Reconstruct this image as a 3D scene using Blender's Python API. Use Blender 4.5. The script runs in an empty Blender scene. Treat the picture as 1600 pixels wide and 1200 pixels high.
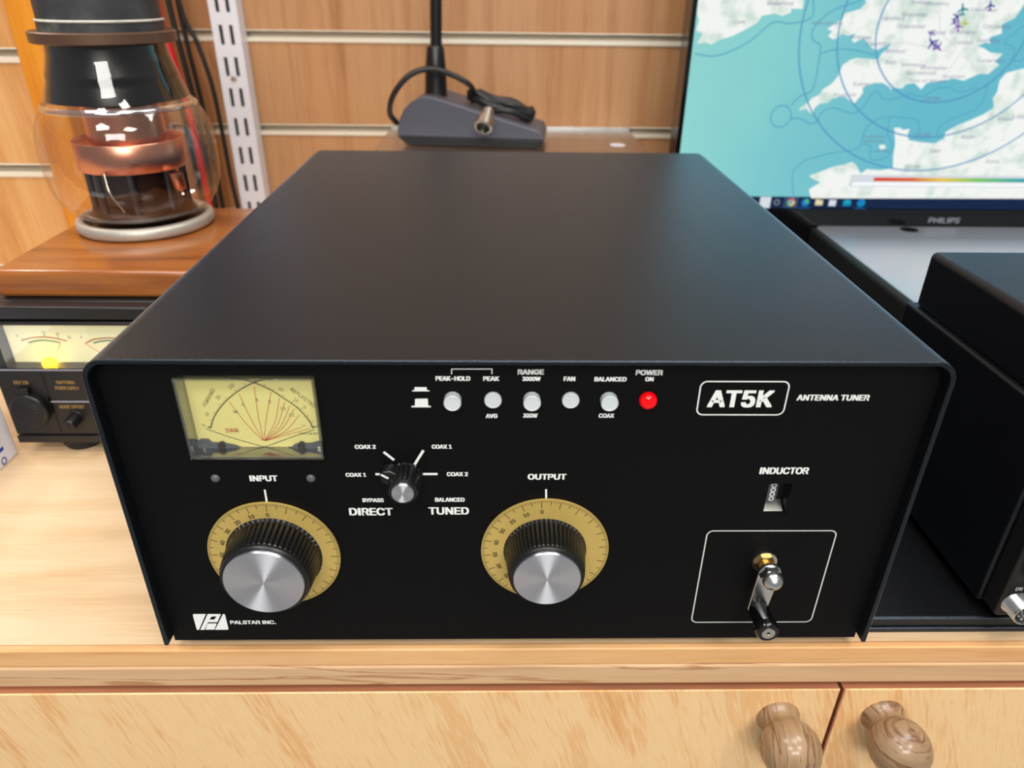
import bpy, bmesh, math, random
from mathutils import Vector, Matrix
from mathutils.geometry import tessellate_polygon

SC = bpy.context.scene
COL = SC.collection
PI = math.pi

# ------------------------------------------------------------------ camera
cam_data = bpy.data.cameras.new('camera')
cam = bpy.data.objects.new('camera', cam_data)
COL.objects.link(cam)
SC.camera = cam
cam_data.sensor_width = 36.0
cam_data.lens = 25.605
cam_data.clip_start = 0.01
PITCH, YAW, ROLL = 0.5024534, 0.0226010, 0.0132388
fw = Vector((math.sin(YAW) * math.cos(PITCH), math.cos(YAW) * math.cos(PITCH), -math.sin(PITCH)))
rt = fw.cross(Vector((0, 0, 1))).normalized()
up = rt.cross(fw)
rt, up = math.cos(ROLL) * rt + math.sin(ROLL) * up, -math.sin(ROLL) * rt + math.cos(ROLL) * up
m = Matrix((rt, up, -fw)).transposed().to_4x4()
m.translation = Vector((-0.01002, -0.241166, 0.272174))
cam.matrix_world = m
cam_data.dof.use_dof = True
cam_data.dof.focus_distance = 0.335
cam_data.dof.aperture_fstop = 10.0

# ------------------------------------------------------------------ light
world = bpy.data.worlds.new('world')
SC.world = world
world.use_nodes = True
bg = world.node_tree.nodes['Background']
bg.inputs[0].default_value = (0.93, 0.96, 1.0, 1)
bg.inputs[1].default_value = 0.26

def area(name, loc, target, sx, sy, power, col=(1, 1, 1)):
    d = bpy.data.lights.new(name, 'AREA')
    d.shape = 'RECTANGLE'
    d.size, d.size_y = sx, sy
    d.energy = power
    d.color = col
    o = bpy.data.objects.new(name, d)
    COL.objects.link(o)
    o.location = loc
    o.rotation_euler = (Vector(target) - Vector(loc)).to_track_quat('-Z', 'Y').to_euler()
    return o
for x, y, p in ((0.75, 0.05, 11), (-0.75, -0.05, 9), (0.15, -0.25, 9), (0.70, -1.25, 15), (-0.55, -1.25, 15)):     # the shop's square ceiling panels
    area('ceiling_and_fill_light', (x, y, 1.65), (x, y, 0), 0.5, 0.5, p, (1.0, 0.97, 0.93))
area('ceiling_and_fill_light', (0.1, -1.9, 1.2), (0.1, 0.0, 0.0), 1.0, 0.5, 26, (1.0, 0.97, 0.93))  # front fill added behind the camera to brighten the door fronts and panel
area('shelf_tube_light', (-0.66, 0.50, 0.62), (-0.30, 0.02, 0.0), 0.34, 0.10, 3.5, (1.0, 0.97, 0.93))

SC.view_settings.view_transform = 'Standard'
SC.view_settings.look = 'None'
SC.view_settings.exposure = 0.0
SC.view_settings.gamma = 1.0
SC.view_settings.use_curve_mapping = False

# ------------------------------------------------------------------ measured outlines (metres: x, z on the plane of each face)
PANEL_TEXT = [('PEAK-HOLD', -0.0272, 0.13875, 0.0134, 0.0021),
 ('PEAK', -0.0125, 0.1387, 0.0062, 0.002),
 ('RANGE', 0.00275, 0.14165, 0.0101, 0.0023),
 ('3000W', 0.00305, 0.13865, 0.0071, 0.0019),
 ('FAN', 0.01775, 0.1387, 0.0045, 0.002),
 ('BALANCED', 0.03365, 0.1386, 0.0125, 0.002),
 ('POWER', 0.04845, 0.14155, 0.0105, 0.0023),
 ('ON', 0.04875, 0.13865, 0.0033, 0.0019),
 ('AVG', -0.01235, 0.1219, 0.0047, 0.002),
 ('300W', 0.003, 0.1221, 0.0058, 0.002),
 ('COAX', 0.0333, 0.1221, 0.0062, 0.002),
 ('COAX 2', -0.06355, 0.1072, 0.0085, 0.002),
 ('COAX 1', -0.0326, 0.1073, 0.0082, 0.002),
 ('COAX 1', -0.06855, 0.0933, 0.0085, 0.002),
 ('COAX 2', -0.0266, 0.09365, 0.0088, 0.0021),
 ('BYPASS', -0.0625, 0.08015, 0.009, 0.0021),
 ('BALANCED', -0.0301, 0.0804, 0.0126, 0.0022),
 ('DIRECT', -0.0639, 0.07405, 0.0186, 0.0041),
 ('TUNED', -0.03075, 0.0744, 0.0173, 0.004),
 ('INPUT', -0.1068, 0.0915, 0.0116, 0.003),
 ('OUTPUT', 0.0107, 0.0923, 0.0162, 0.003),
 ('AT5K', 0.08575, 0.1299, 0.0259, 0.0078),
 ('ANTENNA TUNER', 0.1224, 0.13055, 0.029, 0.0027),
 ('INDUCTOR', 0.10975, 0.09535, 0.0207, 0.0035),
 ('PALSTAR INC.', -0.12425, 0.0087, 0.0213, 0.0024)]
TICKS = [(-0.0563,0.1047),(-0.0523,0.1007),(-0.0401,0.1055),(-0.0442,0.0982),(-0.0605,0.0936),(-0.0577,0.0936),(-0.0408,0.0937),(-0.0348,0.0937)]
MARKS = [(-0.1072,0.0857),(-0.1073,0.0795),(0.0105,0.0859),(0.0107,0.0811)]
BRACKET = [(-0.0277,0.1406),(-0.0276,0.1428),(-0.0122,0.1429),(-0.0122,0.1407)]
SYM = [(-0.0432,0.133),(-0.0365,0.133),(-0.0365,0.1335),(-0.0374,0.1335),(-0.0375,0.1349),(-0.0422,0.1349),(-0.0423,0.1335),(-0.0432,0.1335)]
SYM_LOW = [(-0.0438,0.1258),(-0.0363,0.1258),(-0.0362,0.1265),(-0.0372,0.1265),(-0.0373,0.1298),(-0.0422,0.1297),(-0.0425,0.1265),(-0.0438,0.1265)]
LOGO_V = [(-0.1513,0.0136),(-0.1507,0.0142),(-0.1451,0.0142),(-0.1503,0.0039),(-0.1513,0.004)]
LOGO_P = [(-0.1443,0.0142),(-0.1382,0.0141),(-0.1408,0.0089),(-0.1452,0.0089),(-0.1478,0.0039),(-0.1497,0.0039)]
LOGO_HOLE = [(-0.1427,0.0126),(-0.1405,0.0126),(-0.1419,0.0106),(-0.1442,0.0106)]
LOGO_BOX = [(-0.1455,0.0081),(-0.1412,0.0081),(-0.1431,0.004),(-0.1473,0.004)]
LOGO_A = [(-0.1373,0.0141),(-0.1364,0.014),(-0.1364,0.0046),(-0.1368,0.0039),(-0.1428,0.0039)]
M_PLATE = [(-0.1319,0.1358),(-0.0814,0.136),(-0.0824,0.0984),(-0.1369,0.0984)]
M_ARC1 = [(-0.1278,0.1131),(-0.1264,0.1128),(-0.1251,0.1159),(-0.123,0.1195),(-0.1203,0.1229),(-0.1173,0.126),(-0.1131,0.1294),(-0.1087,0.1322),(-0.1054,0.1337),(-0.1023,0.1348),(-0.0972,0.1356)]
M_ARC2 = [(-0.0835,0.1135),(-0.0853,0.1129),(-0.086,0.1153),(-0.0874,0.118),(-0.0895,0.1213),(-0.0924,0.1243),(-0.0958,0.1272),(-0.099,0.1299),(-0.1022,0.1319),(-0.1055,0.1335),(-0.1088,0.1347),(-0.1146,0.1356)]
M_V1 = [(-0.1285,0.1122),(-0.1174,0.1074),(-0.106,0.1035),(-0.1025,0.1021)]
M_V2 = [(-0.0847,0.1119),(-0.0954,0.1078),(-0.106,0.1033),(-0.1088,0.1021)]
M_SA = [(-0.1169,0.125),(-0.1122,0.1154),(-0.1065,0.1066)]
M_SB = [(-0.1124,0.1287),(-0.1097,0.1174),(-0.1062,0.1066)]
M_SC = [(-0.1059,0.1319),(-0.1064,0.119),(-0.1061,0.1066)]
M_SD = [(-0.0997,0.1293),(-0.1032,0.1177),(-0.1059,0.1066)]
M_SE = [(-0.0968,0.1267),(-0.1001,0.1155),(-0.1057,0.1066)]
M_SF = [(-0.0949,0.1249),(-0.0991,0.1145),(-0.1056,0.1065)]
M_SG = [(-0.0931,0.1231),(-0.0981,0.1135),(-0.1055,0.1064)]
M_SH = [(-0.0915,0.1218),(-0.0973,0.1128),(-0.1054,0.1064)]
M_SI = [(-0.0898,0.1189),(-0.0964,0.1113),(-0.1054,0.1063)]
M_SJ = [(-0.0901,0.1129),(-0.105,0.1066)]
M_SK = [(-0.0862,0.1125),(-0.1047,0.1066)]
M_TEXT=[('FORWARD', -0.1246, 0.1269, 0.00918, 0.00153, 57), ('REFLECTED', -0.0872, 0.1268, 0.01198, 0.00153, -44), ('SWR', -0.1181, 0.1115, 0.00535, 0.00202, 0), ('100', -0.1148, 0.1321, 0.0026, 0.00151, 40), ('50', -0.1208, 0.127, 0.00184, 0.00142, 40), ('10', -0.1267, 0.1191, 0.00173, 0.00134, 55), ('0', -0.1291, 0.1139, 0.00083, 0.00136, 60), ('20', -0.0956, 0.1307, 0.002, 0.00139, -25), ('10', -0.0903, 0.1258, 0.00184, 0.00144, -35), ('5', -0.0874, 0.1224, 0.00092, 0.00132, -40), ('0', -0.083, 0.1137, 0.00083, 0.00124, -50), ('5', -0.1116, 0.1237, 0.00102, 0.00132, 0), ('3', -0.1059, 0.1258, 0.00102, 0.00132, 0), ('2', -0.1009, 0.125, 0.00102, 0.00144, 0), ('1.5', -0.096, 0.1219, 0.00194, 0.00132, -5), ('1.3', -0.0931, 0.1189, 0.00194, 0.00134, -12), ('8', -0.1152, 0.1203, 0.00112, 0.00183, 90), ('1.1', -0.0889, 0.1138, 0.00156, 0.00099, 20), ('PALSTAR INC', -0.0872, 0.11, 0.0078, 0.00094, 0), ('WATTS FWD', -0.1194, 0.1365, 0.0075, 0.00068, 0), ('WATTS REF', -0.0915, 0.1366, 0.00735, 0.00068, 0)]
M_MECH1 = [(-0.1336,0.1019),(-0.1343,0.1035),(-0.1329,0.1066),(-0.1311,0.1077),(-0.1283,0.1076),(-0.127,0.106),(-0.1219,0.1057),(-0.1178,0.1047),(-0.1155,0.1028),(-0.1162,0.1019)]
M_MECH2 = [(-0.096,0.1019),(-0.0952,0.1035),(-0.0931,0.1053),(-0.0905,0.1057),(-0.0868,0.1057),(-0.0835,0.1066),(-0.0814,0.1066),(-0.082,0.1019)]
M_RIV = [(-0.1302,0.1041),(-0.0833,0.1041),(-0.1058,0.1046)]
S_WIN = [(-0.315,0.0843),(-0.249,0.0844),(-0.2497,0.058),(-0.3192,0.0578)]
S_PLATE = [(-0.3187,0.0805),(-0.3201,0.0562)]
S_ARCT = [(-0.3109,0.071),(-0.3043,0.073),(-0.2957,0.0737),(-0.2885,0.0727),(-0.2822,0.0709)]
S_ARCB = [(-0.3069,0.0697),(-0.3017,0.071),(-0.2964,0.0714),(-0.2914,0.0708),(-0.2873,0.0699)]
S_ARCT2 = [(-0.2709,0.0696),(-0.2646,0.0723),(-0.2556,0.0732),(-0.2478,0.0724),(-0.2418,0.0704)]
S_BULB = [(-0.2953,0.057)]
S_NUM = [(-0.3122,0.0745),(-0.2952,0.077),(-0.2868,0.0758),(-0.2802,0.0736),(-0.2726,0.0738),(-0.2966,0.0654),(-0.2863,0.0704),(-0.2917,0.0614)]
S_LINES = [(-0.3245,0.0549),(-0.2753,0.0546),(-0.3003,0.0536),(-0.2997,0.0087),(-0.2988,0.0313),(-0.2755,0.0314),(-0.3398,0.0076),(-0.2752,0.0045),(-0.3235,0.058),(-0.2765,-0.0006)]
S_CAP = [(-0.3125,0.0265),(-0.3009,0.0258),(-0.3144,0.042)]
S_KNOB = [(-0.2869,0.0186),(-0.2818,0.0179)]
S_EDGE = [(-0.3109,0.0972),(-0.3136,0.0888),(-0.3143,0.0867),(-0.315,0.0845),(-0.3295,0.0003),(-0.2979,0.0074),(-0.2999,0.0003)]
S_TEXT=[('MAX 10A', -0.3143, 0.04535, 0.0092, 0.0027), ('SWITCHING', -0.2864, 0.04545, 0.0114, 0.0023), ('POWER SUPPLY', -0.28635, 0.04135, 0.0151, 0.0025), ('NOISE OFFSET', -0.2872, 0.0274, 0.016, 0.0024)]
IRELAND = [(0.1683,0.3191),(0.152,0.3052),(0.1662,0.2897),(0.1639,0.2754),(0.169,0.2682),(0.1729,0.2498),(0.1785,0.2443),(0.1766,0.2348),(0.1833,0.2329),(0.1791,0.2242),(0.1897,0.2253),(0.1921,0.2234),(0.2001,0.2277),(0.2123,0.2313),(0.2242,0.2372),(0.2338,0.243),(0.2371,0.2487),(0.2494,0.2507),(0.2562,0.2485),(0.264,0.2518),(0.2634,0.2549),(0.274,0.2547),(0.2741,0.2694),(0.2734,0.2874),(0.2613,0.3066),(0.2425,0.32),(0.2132,0.3264)]
BRITAIN = [(0.2968,0.3456),(0.3188,0.321),(0.3439,0.3024),(0.347,0.2829),(0.3292,0.2791),(0.3231,0.27),(0.3327,0.2609),(0.3288,0.2553),(0.3149,0.2514),(0.3139,0.2467),(0.3009,0.238),(0.3067,0.2362),(0.3033,0.2323),(0.3082,0.2294),(0.3123,0.2304),(0.3167,0.2343),(0.3215,0.2325),(0.3296,0.2345),(0.3265,0.2296),(0.3294,0.2264),(0.3331,0.2287),(0.338,0.2307),(0.3478,0.2221),(0.3526,0.2202),(0.3638,0.2271),(0.3654,0.2252),(0.3579,0.2163),(0.3568,0.2123),(0.3457,0.2128),(0.3347,0.2135),(0.3287,0.2111),(0.3231,0.207),(0.321,0.197),(0.316,0.1898),(0.3083,0.1846),(0.307,0.1805),(0.299,0.1763),(0.2974,0.1731),(0.2896,0.1678),(0.289,0.1651),(0.2965,0.1668),(0.2994,0.1637),(0.3032,0.1616),(0.3041,0.1679),(0.3089,0.1718),(0.3155,0.1722),(0.3201,0.1765),(0.3275,0.1786),(0.3319,0.1786),(0.3426,0.1715),(0.349,0.1819),(0.3477,0.187),(0.3578,0.1912),(0.3666,0.1913),(0.3743,0.1873),(0.3762,0.1842),(0.3765,0.1873),(0.3868,0.1864),(0.3901,0.1905),(0.3976,0.1916),(0.406,0.1856),(0.4098,0.1917),(0.4194,0.1929),(0.4362,0.1961),(0.4457,0.1941),(0.4592,0.2004),(0.4681,0.2004),(0.4764,0.2086),(0.471,0.2115),(0.4763,0.2185),(0.464,0.2194),(0.4562,0.2232),(0.449,0.2251),(0.4567,0.2281),(0.4614,0.2272),(0.4594,0.2301),(0.4595,0.233),(0.4693,0.236),(0.4667,0.2436),(0.4776,0.2494),(0.4821,0.2607),(0.4866,0.2719),(0.4766,0.2881),(0.4481,0.2984),(0.4264,0.3016),(0.398,0.3203),(0.3669,0.3367),(0.3642,0.3595),(0.3328,0.3811),(0.3024,0.3713)]
FRANCE = [(0.7003,0.2943),(0.6242,0.2771),(0.5749,0.2429),(0.5408,0.2192),(0.5057,0.2069),(0.4854,0.2016),(0.4812,0.1945),(0.4824,0.1842),(0.48,0.178),(0.4839,0.1696),(0.4758,0.1632),(0.462,0.1567),(0.452,0.1523),(0.4425,0.1457),(0.4422,0.1392),(0.4343,0.1347),(0.4202,0.1357),(0.4069,0.1377),(0.4043,0.1432),(0.4051,0.1486),(0.3985,0.1475),(0.3945,0.1496),(0.3888,0.1496),(0.3941,0.1343),(0.3953,0.121),(0.3983,0.1098),(0.386,0.1074),(0.3717,0.1084),(0.3658,0.1038),(0.359,0.1128),(0.3536,0.1157),(0.3473,0.1128),(0.3383,0.1115),(0.3211,0.1046),(0.3125,0.1011),(0.3179,0.0977),(0.3257,0.0943),(0.3154,0.0872),(0.3178,0.0814),(0.3198,0.0779),(0.8124,0.0803)]
JERSEY = [(0.3774,0.132),(0.3828,0.1331),(0.386,0.1299),(0.3807,0.128)]
COAST_A = [(0.1781,0.2154),(0.1935,0.2136),(0.2062,0.2157),(0.2223,0.2227),(0.2339,0.2306),(0.2487,0.2431),(0.2658,0.2424),(0.2821,0.2463),(0.2849,0.2529),(0.2807,0.2677)]
COAST_B = [(0.3324,0.2664),(0.3251,0.2617),(0.3056,0.255),(0.2929,0.2455),(0.2874,0.2359),(0.2901,0.2283),(0.2974,0.2245),(0.2987,0.2186),(0.2995,0.2048),(0.2983,0.1845),(0.2874,0.1782),(0.2802,0.1698)]
COAST_C = [(0.2827,0.1572),(0.2917,0.1573),(0.3016,0.1531),(0.3082,0.1542),(0.3129,0.1638),(0.3232,0.1677),(0.3423,0.163),(0.3506,0.1663),(0.3581,0.181),(0.3632,0.1831),(0.3728,0.1759),(0.3899,0.1792),(0.396,0.1813),(0.41,0.1794),(0.4193,0.1857),(0.432,0.1879),(0.4467,0.1839),(0.461,0.1881)]
COAST_D = [(0.3008,0.0777),(0.2957,0.0975),(0.2969,0.1089),(0.309,0.1181),(0.3352,0.125),(0.3572,0.1296),(0.3598,0.1471),(0.3707,0.158),(0.3816,0.1598),(0.4069,0.1583),(0.4133,0.1519),(0.4162,0.1433)]
COAST_E = [(0.434,0.1435),(0.436,0.1521),(0.4493,0.1608),(0.4654,0.1673),(0.471,0.1779),(0.4708,0.1923)]
COAST_F = [(0.3817,0.1591),(0.3837,0.143),(0.3906,0.1343),(0.3895,0.121),(0.3764,0.1175),(0.3714,0.1208),(0.3696,0.1308),(0.3607,0.1341)]
COAST_G = [(0.2991,0.2167),(0.3134,0.2207),(0.3331,0.22),(0.3514,0.2162)]
COAST_H = [(0.5363,0.2309),(0.5025,0.2158),(0.4949,0.2124),(0.4859,0.2131),(0.4875,0.2186),(0.4827,0.2254),(0.4741,0.2283),(0.4819,0.2371),(0.4918,0.2458),(0.5217,0.2686)]
SCILLY = [(0.2721,0.1592),(0.2823,0.1593)]
ROADS = [(0.3838,0.2633),(0.3949,0.2542),(0.4039,0.2524),(0.4089,0.2392),(0.4194,0.2296),(0.4301,0.2229),(0.4374,0.2676),(0.4436,0.2453),(0.4416,0.2279),(0.4375,0.2201),(0.3545,0.2212),(0.3703,0.2272),(0.397,0.2245),(0.4291,0.219),(0.4388,0.2161),(0.4501,0.2083),(0.4586,0.2024),(0.4344,0.2161),(0.4287,0.2061),(0.4271,0.197)]
TOWNS = [(0.3843,0.2615),(0.4351,0.2279),(0.3712,0.2198),(0.3511,0.226),(0.3346,0.2316),(0.3694,0.2099),(0.392,0.2077),(0.4124,0.2055),(0.4347,0.1975),(0.4016,0.2008),(0.4104,0.1934),(0.3459,0.1901),(0.3317,0.1797),(0.3615,0.2478),(0.3809,0.2512),(0.3804,0.2413),(0.4312,0.2369),(0.4455,0.2557),(0.4629,0.242),(0.4583,0.2301),(0.4675,0.2121),(0.4066,0.2363),(0.2168,0.2432),(0.252,0.2591),(0.2999,0.2427),(0.4376,0.1276),(0.4668,0.1416),(0.4988,0.1591),(0.5002,0.1174),(0.3706,0.1407),(0.3717,0.1363),(0.3823,0.1265),(0.4195,0.1774),(0.4192,0.1433),(0.4178,0.1111),(0.5129,0.1614),(0.4006,0.2602)]
PLANES = [(0.4252,0.256),(0.4218,0.2498),(0.4211,0.245),(0.4254,0.2416),(0.4311,0.2442),(0.4049,0.2272),(0.4114,0.2237),(0.4014,0.2356),(0.4503,0.2594)]
LEGEND = [(0.3563,0.1026),(0.586,0.1021),(0.59,0.0917),(0.3591,0.0906),(0.381,0.0996),(0.587,0.0993),(0.5882,0.0963),(0.3818,0.0963),(0.3597,0.0952),(0.5884,0.0956),(0.5895,0.0928),(0.3606,0.0915)]
TASKBAR = [(0.2781,0.078),(0.5703,0.0802),(0.5745,0.069)]
ICONS = [(0.2841,0.0741),(0.2991,0.0742),(0.3146,0.0743),(0.329,0.0737),(0.3433,0.0736),(0.3589,0.0734),(0.3739,0.0735),(0.2719,0.0756)]
BEZ = [(0.4507,0.0585),(0.4841,0.0526),(0.3372,0.0523),(0.4603,0.0505)]

# ------------------------------------------------------------------ materials
def lin(c):
    c = c / 255.0
    return c / 12.92 if c <= 0.04045 else ((c + 0.055) / 1.055) ** 2.4
def rgb(r, g, b): return (lin(r), lin(g), lin(b), 1)

def pr(name, col, rough=0.5, metal=0.0, spec=0.5, bump=None, aniso=0.0, coat=0.0, emit=None, estr=1.0):
    m = bpy.data.materials.new(name)
    m.use_nodes = True
    nt = m.node_tree
    b = nt.nodes['Principled BSDF']
    b.inputs['Base Color'].default_value = col
    b.inputs['Roughness'].default_value = rough
    b.inputs['Metallic'].default_value = metal
    b.inputs['Specular IOR Level'].default_value = spec
    b.inputs['Coat Weight'].default_value = coat
    if emit:
        b.inputs['Emission Color'].default_value = emit
        b.inputs['Emission Strength'].default_value = estr
    if bump:
        tc = nt.nodes.new('ShaderNodeTexCoord')
        n = nt.nodes.new('ShaderNodeTexNoise')
        n.inputs['Scale'].default_value = bump[0]
        n.inputs['Detail'].default_value = 3
        bn = nt.nodes.new('ShaderNodeBump')
        bn.inputs['Strength'].default_value = bump[1]
        bn.inputs['Distance'].default_value = bump[2]
        nt.links.new(tc.outputs['Object'], n.inputs['Vector'])
        nt.links.new(n.outputs['Fac'], bn.inputs['Height'])
        nt.links.new(bn.outputs['Normal'], b.inputs['Normal'])
    if aniso:
        b.inputs['Anisotropic'].default_value = aniso
        t = nt.nodes.new('ShaderNodeTangent')
        t.direction_type = 'RADIAL'
        t.axis = 'Y'
        b.inputs['Anisotropic Rotation'].default_value = 0.25
        nt.links.new(t.outputs[0], b.inputs['Tangent'])
    return m

def emis(name, col, s=1.0):
    m = bpy.data.materials.new(name)
    m.use_nodes = True
    nt = m.node_tree
    nt.nodes.clear()
    o = nt.nodes.new('ShaderNodeOutputMaterial')
    e = nt.nodes.new('ShaderNodeEmission')
    e.inputs[0].default_value = col
    e.inputs[1].default_value = s
    nt.links.new(e.outputs[0], o.inputs[0])
    return m

def clear(name, tint=(1, 1, 1, 1), rough=0.03, base=0.03, edge=0.5, gloss=(1, 1, 1, 1), ripple=0.0):
    """a thin clear sheet: see-through, with a reflection that grows at grazing angles"""
    m = bpy.data.materials.new(name)
    m.use_nodes = True
    nt = m.node_tree
    nt.nodes.clear()
    o = nt.nodes.new('ShaderNodeOutputMaterial')
    t = nt.nodes.new('ShaderNodeBsdfTransparent')
    t.inputs[0].default_value = tint
    g = nt.nodes.new('ShaderNodeBsdfGlossy')
    g.inputs['Color'].default_value = gloss
    g.inputs['Roughness'].default_value = rough
    if ripple:
        tc = nt.nodes.new('ShaderNodeTexCoord')
        nz = nt.nodes.new('ShaderNodeTexNoise')
        nz.inputs['Scale'].default_value = 45
        bn = nt.nodes.new('ShaderNodeBump')
        bn.inputs['Strength'].default_value = ripple
        bn.inputs['Distance'].default_value = 0.002
        nt.links.new(tc.outputs['Object'], nz.inputs['Vector'])
        nt.links.new(nz.outputs['Fac'], bn.inputs['Height'])
        nt.links.new(bn.outputs['Normal'], g.inputs['Normal'])
    lw = nt.nodes.new('ShaderNodeLayerWeight')
    lw.inputs[0].default_value = 0.35
    mr = nt.nodes.new('ShaderNodeMapRange')
    mr.inputs['To Min'].default_value = base
    mr.inputs['To Max'].default_value = edge
    mx = nt.nodes.new('ShaderNodeMixShader')
    nt.links.new(lw.outputs['Facing'], mr.inputs['Value'])
    nt.links.new(mr.outputs[0], mx.inputs[0])
    nt.links.new(t.outputs[0], mx.inputs[1])
    nt.links.new(g.outputs[0], mx.inputs[2])
    nt.links.new(mx.outputs[0], o.inputs[0])
    return m

def wood(name, stops, big, fine, rough=0.4, rot=(0, 0, 0), distort=0.6, fleck=0.25, coat=0.0, spec=0.4, bump=0.05):
    m = bpy.data.materials.new(name)
    m.use_nodes = True
    nt = m.node_tree
    b = nt.nodes['Principled BSDF']
    b.inputs['Roughness'].default_value = rough
    b.inputs['Specular IOR Level'].default_value = spec
    b.inputs['Coat Weight'].default_value = coat
    b.inputs['Coat Roughness'].default_value = 0.12
    tc = nt.nodes.new('ShaderNodeTexCoord')
    mp0 = nt.nodes.new('ShaderNodeMapping')
    mp0.inputs['Rotation'].default_value = rot
    nt.links.new(tc.outputs['Object'], mp0.inputs['Vector'])
    def noise(sc, det, dist):
        mp = nt.nodes.new('ShaderNodeMapping')
        mp.inputs['Scale'].default_value = sc
        nt.links.new(mp0.outputs[0], mp.inputs['Vector'])
        n = nt.nodes.new('ShaderNodeTexNoise')
        n.inputs['Scale'].default_value = 1.0
        n.inputs['Detail'].default_value = det
        n.inputs['Distortion'].default_value = dist
        nt.links.new(mp.outputs[0], n.inputs['Vector'])
        return n
    n1 = noise(big, 4, distort)
    n2 = noise(fine, 2, 0.0)
    mth = nt.nodes.new('ShaderNodeMath')
    mth.operation = 'MULTIPLY_ADD'
    mth.inputs[1].default_value = fleck
    nt.links.new(n2.outputs['Fac'], mth.inputs[0])
    nt.links.new(n1.outputs['Fac'], mth.inputs[2])
    sub = nt.nodes.new('ShaderNodeMath')
    sub.operation = 'SUBTRACT'
    sub.inputs[1].default_value = fleck * 0.5
    nt.links.new(mth.outputs[0], sub.inputs[0])
    r = nt.nodes.new('ShaderNodeValToRGB')
    el = r.color_ramp.elements
    while len(el) < len(stops): el.new(0.5)
    for e, (p, c) in zip(el, stops):
        e.position = p
        e.color = c
    nt.links.new(sub.outputs[0], r.inputs[0])
    nt.links.new(r.outputs[0], b.inputs['Base Color'])
    if bump:
        bn = nt.nodes.new('ShaderNodeBump')
        bn.inputs['Strength'].default_value = bump
        bn.inputs['Distance'].default_value = 0.0005
        nt.links.new(n2.outputs['Fac'], bn.inputs['Height'])
        nt.links.new(bn.outputs['Normal'], b.inputs['Normal'])
    return m

M = {}
M['slat'] = wood('beech_laminate', [(0.25, rgb(150, 101, 62)), (0.42, rgb(177, 127, 84)), (0.55, rgb(187, 140, 98)), (0.75, rgb(163, 114, 72))], (34, 34, 1.6), (420, 420, 30), 0.42, fleck=0.2)
M['slat_left'] = wood('light_beech_laminate', [(0.25, rgb(182, 122, 66)), (0.45, rgb(206, 152, 94)), (0.6, rgb(216, 167, 110)), (0.8, rgb(190, 134, 78))], (26, 26, 1.3), (380, 380, 26), 0.42, rot=(0, 0.06, 0), fleck=0.25)
M['post'] = wood('orange_pine', [(0.25, rgb(190, 108, 22)), (0.5, rgb(219, 140, 38)), (0.8, rgb(232, 160, 60))], (45, 45, 1.5), (500, 500, 20), 0.35)
M['desk'] = wood('pale_beech_top', [(0.2, rgb(192, 155, 113)), (0.45, rgb(211, 179, 139)), (0.6, rgb(220, 191, 154)), (0.85, rgb(200, 164, 122))], (3.0, 40, 40), (40, 700, 700), 0.42, fleck=0.3, spec=0.5)
M['edging'] = wood('beech_edging', [(0.25, rgb(205, 146, 92)), (0.5, rgb(224, 172, 116)), (0.8, rgb(232, 184, 130))], (6, 120, 120), (60, 900, 900), 0.45, fleck=0.35)
M['rail'] = wood('pale_pine_rail', [(0.2, rgb(172, 126, 84)), (0.40, rgb(206, 166, 122)), (0.5, rgb(212, 174, 132)), (0.53, rgb(176, 128, 86)), (0.57, rgb(214, 176, 134)), (0.85, rgb(196, 152, 108))], (2.2, 60, 60), (30, 700, 700), 0.5, distort=1.4, fleck=0.1)
M['door'] = wood('beech_door', [(0.25, rgb(214, 152, 94)), (0.40, rgb(226, 174, 116)), (0.48, rgb(236, 194, 140)), (0.56, rgb(238, 200, 148)), (0.66, rgb(228, 180, 122)), (0.85, rgb(240, 204, 156))], (15, 15, 2.2), (620, 620, 60), 0.45, rot=(0, 0.30, 0), distort=1.1, fleck=0.35)
M['door_edge'] = wood('door_edge', [(0.3, rgb(140, 88, 60)), (0.7, rgb(168, 108, 74))], (5, 100, 100), (60, 700, 700), 0.6)
M['board'] = wood('varnished_board', [(0.2, rgb(112, 58, 20)), (0.45, rgb(148, 84, 33)), (0.6, rgb(166, 100, 44)), (0.85, rgb(132, 70, 26))], (7, 60, 60), (40, 600, 600), 0.28, fleck=0.25, coat=0.6)
M['knobwood'] = wood('turned_pine', [(0.25, rgb(124, 96, 68)), (0.45, rgb(156, 126, 94)), (0.50, rgb(112, 78, 52)), (0.54, rgb(160, 132, 100)), (0.75, rgb(146, 112, 80))], (190, 14, 9), (600, 60, 200), 0.38, rot=(0, 0.12, 0.1), distort=0.5, fleck=0.15, coat=0.35)
M['knobwood_across'] = wood('turned_pine_across', [(0.25, rgb(116, 92, 66)), (0.45, rgb(150, 120, 90)), (0.50, rgb(106, 74, 50)), (0.54, rgb(154, 126, 96)), (0.75, rgb(136, 106, 78))], (9, 14, 190), (200, 60, 600), 0.38, rot=(0, -0.15, 0.1), distort=0.5, fleck=0.15, coat=0.35)
M['insert'] = pr('cream_insert', rgb(226, 216, 196), 0.4)
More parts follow.
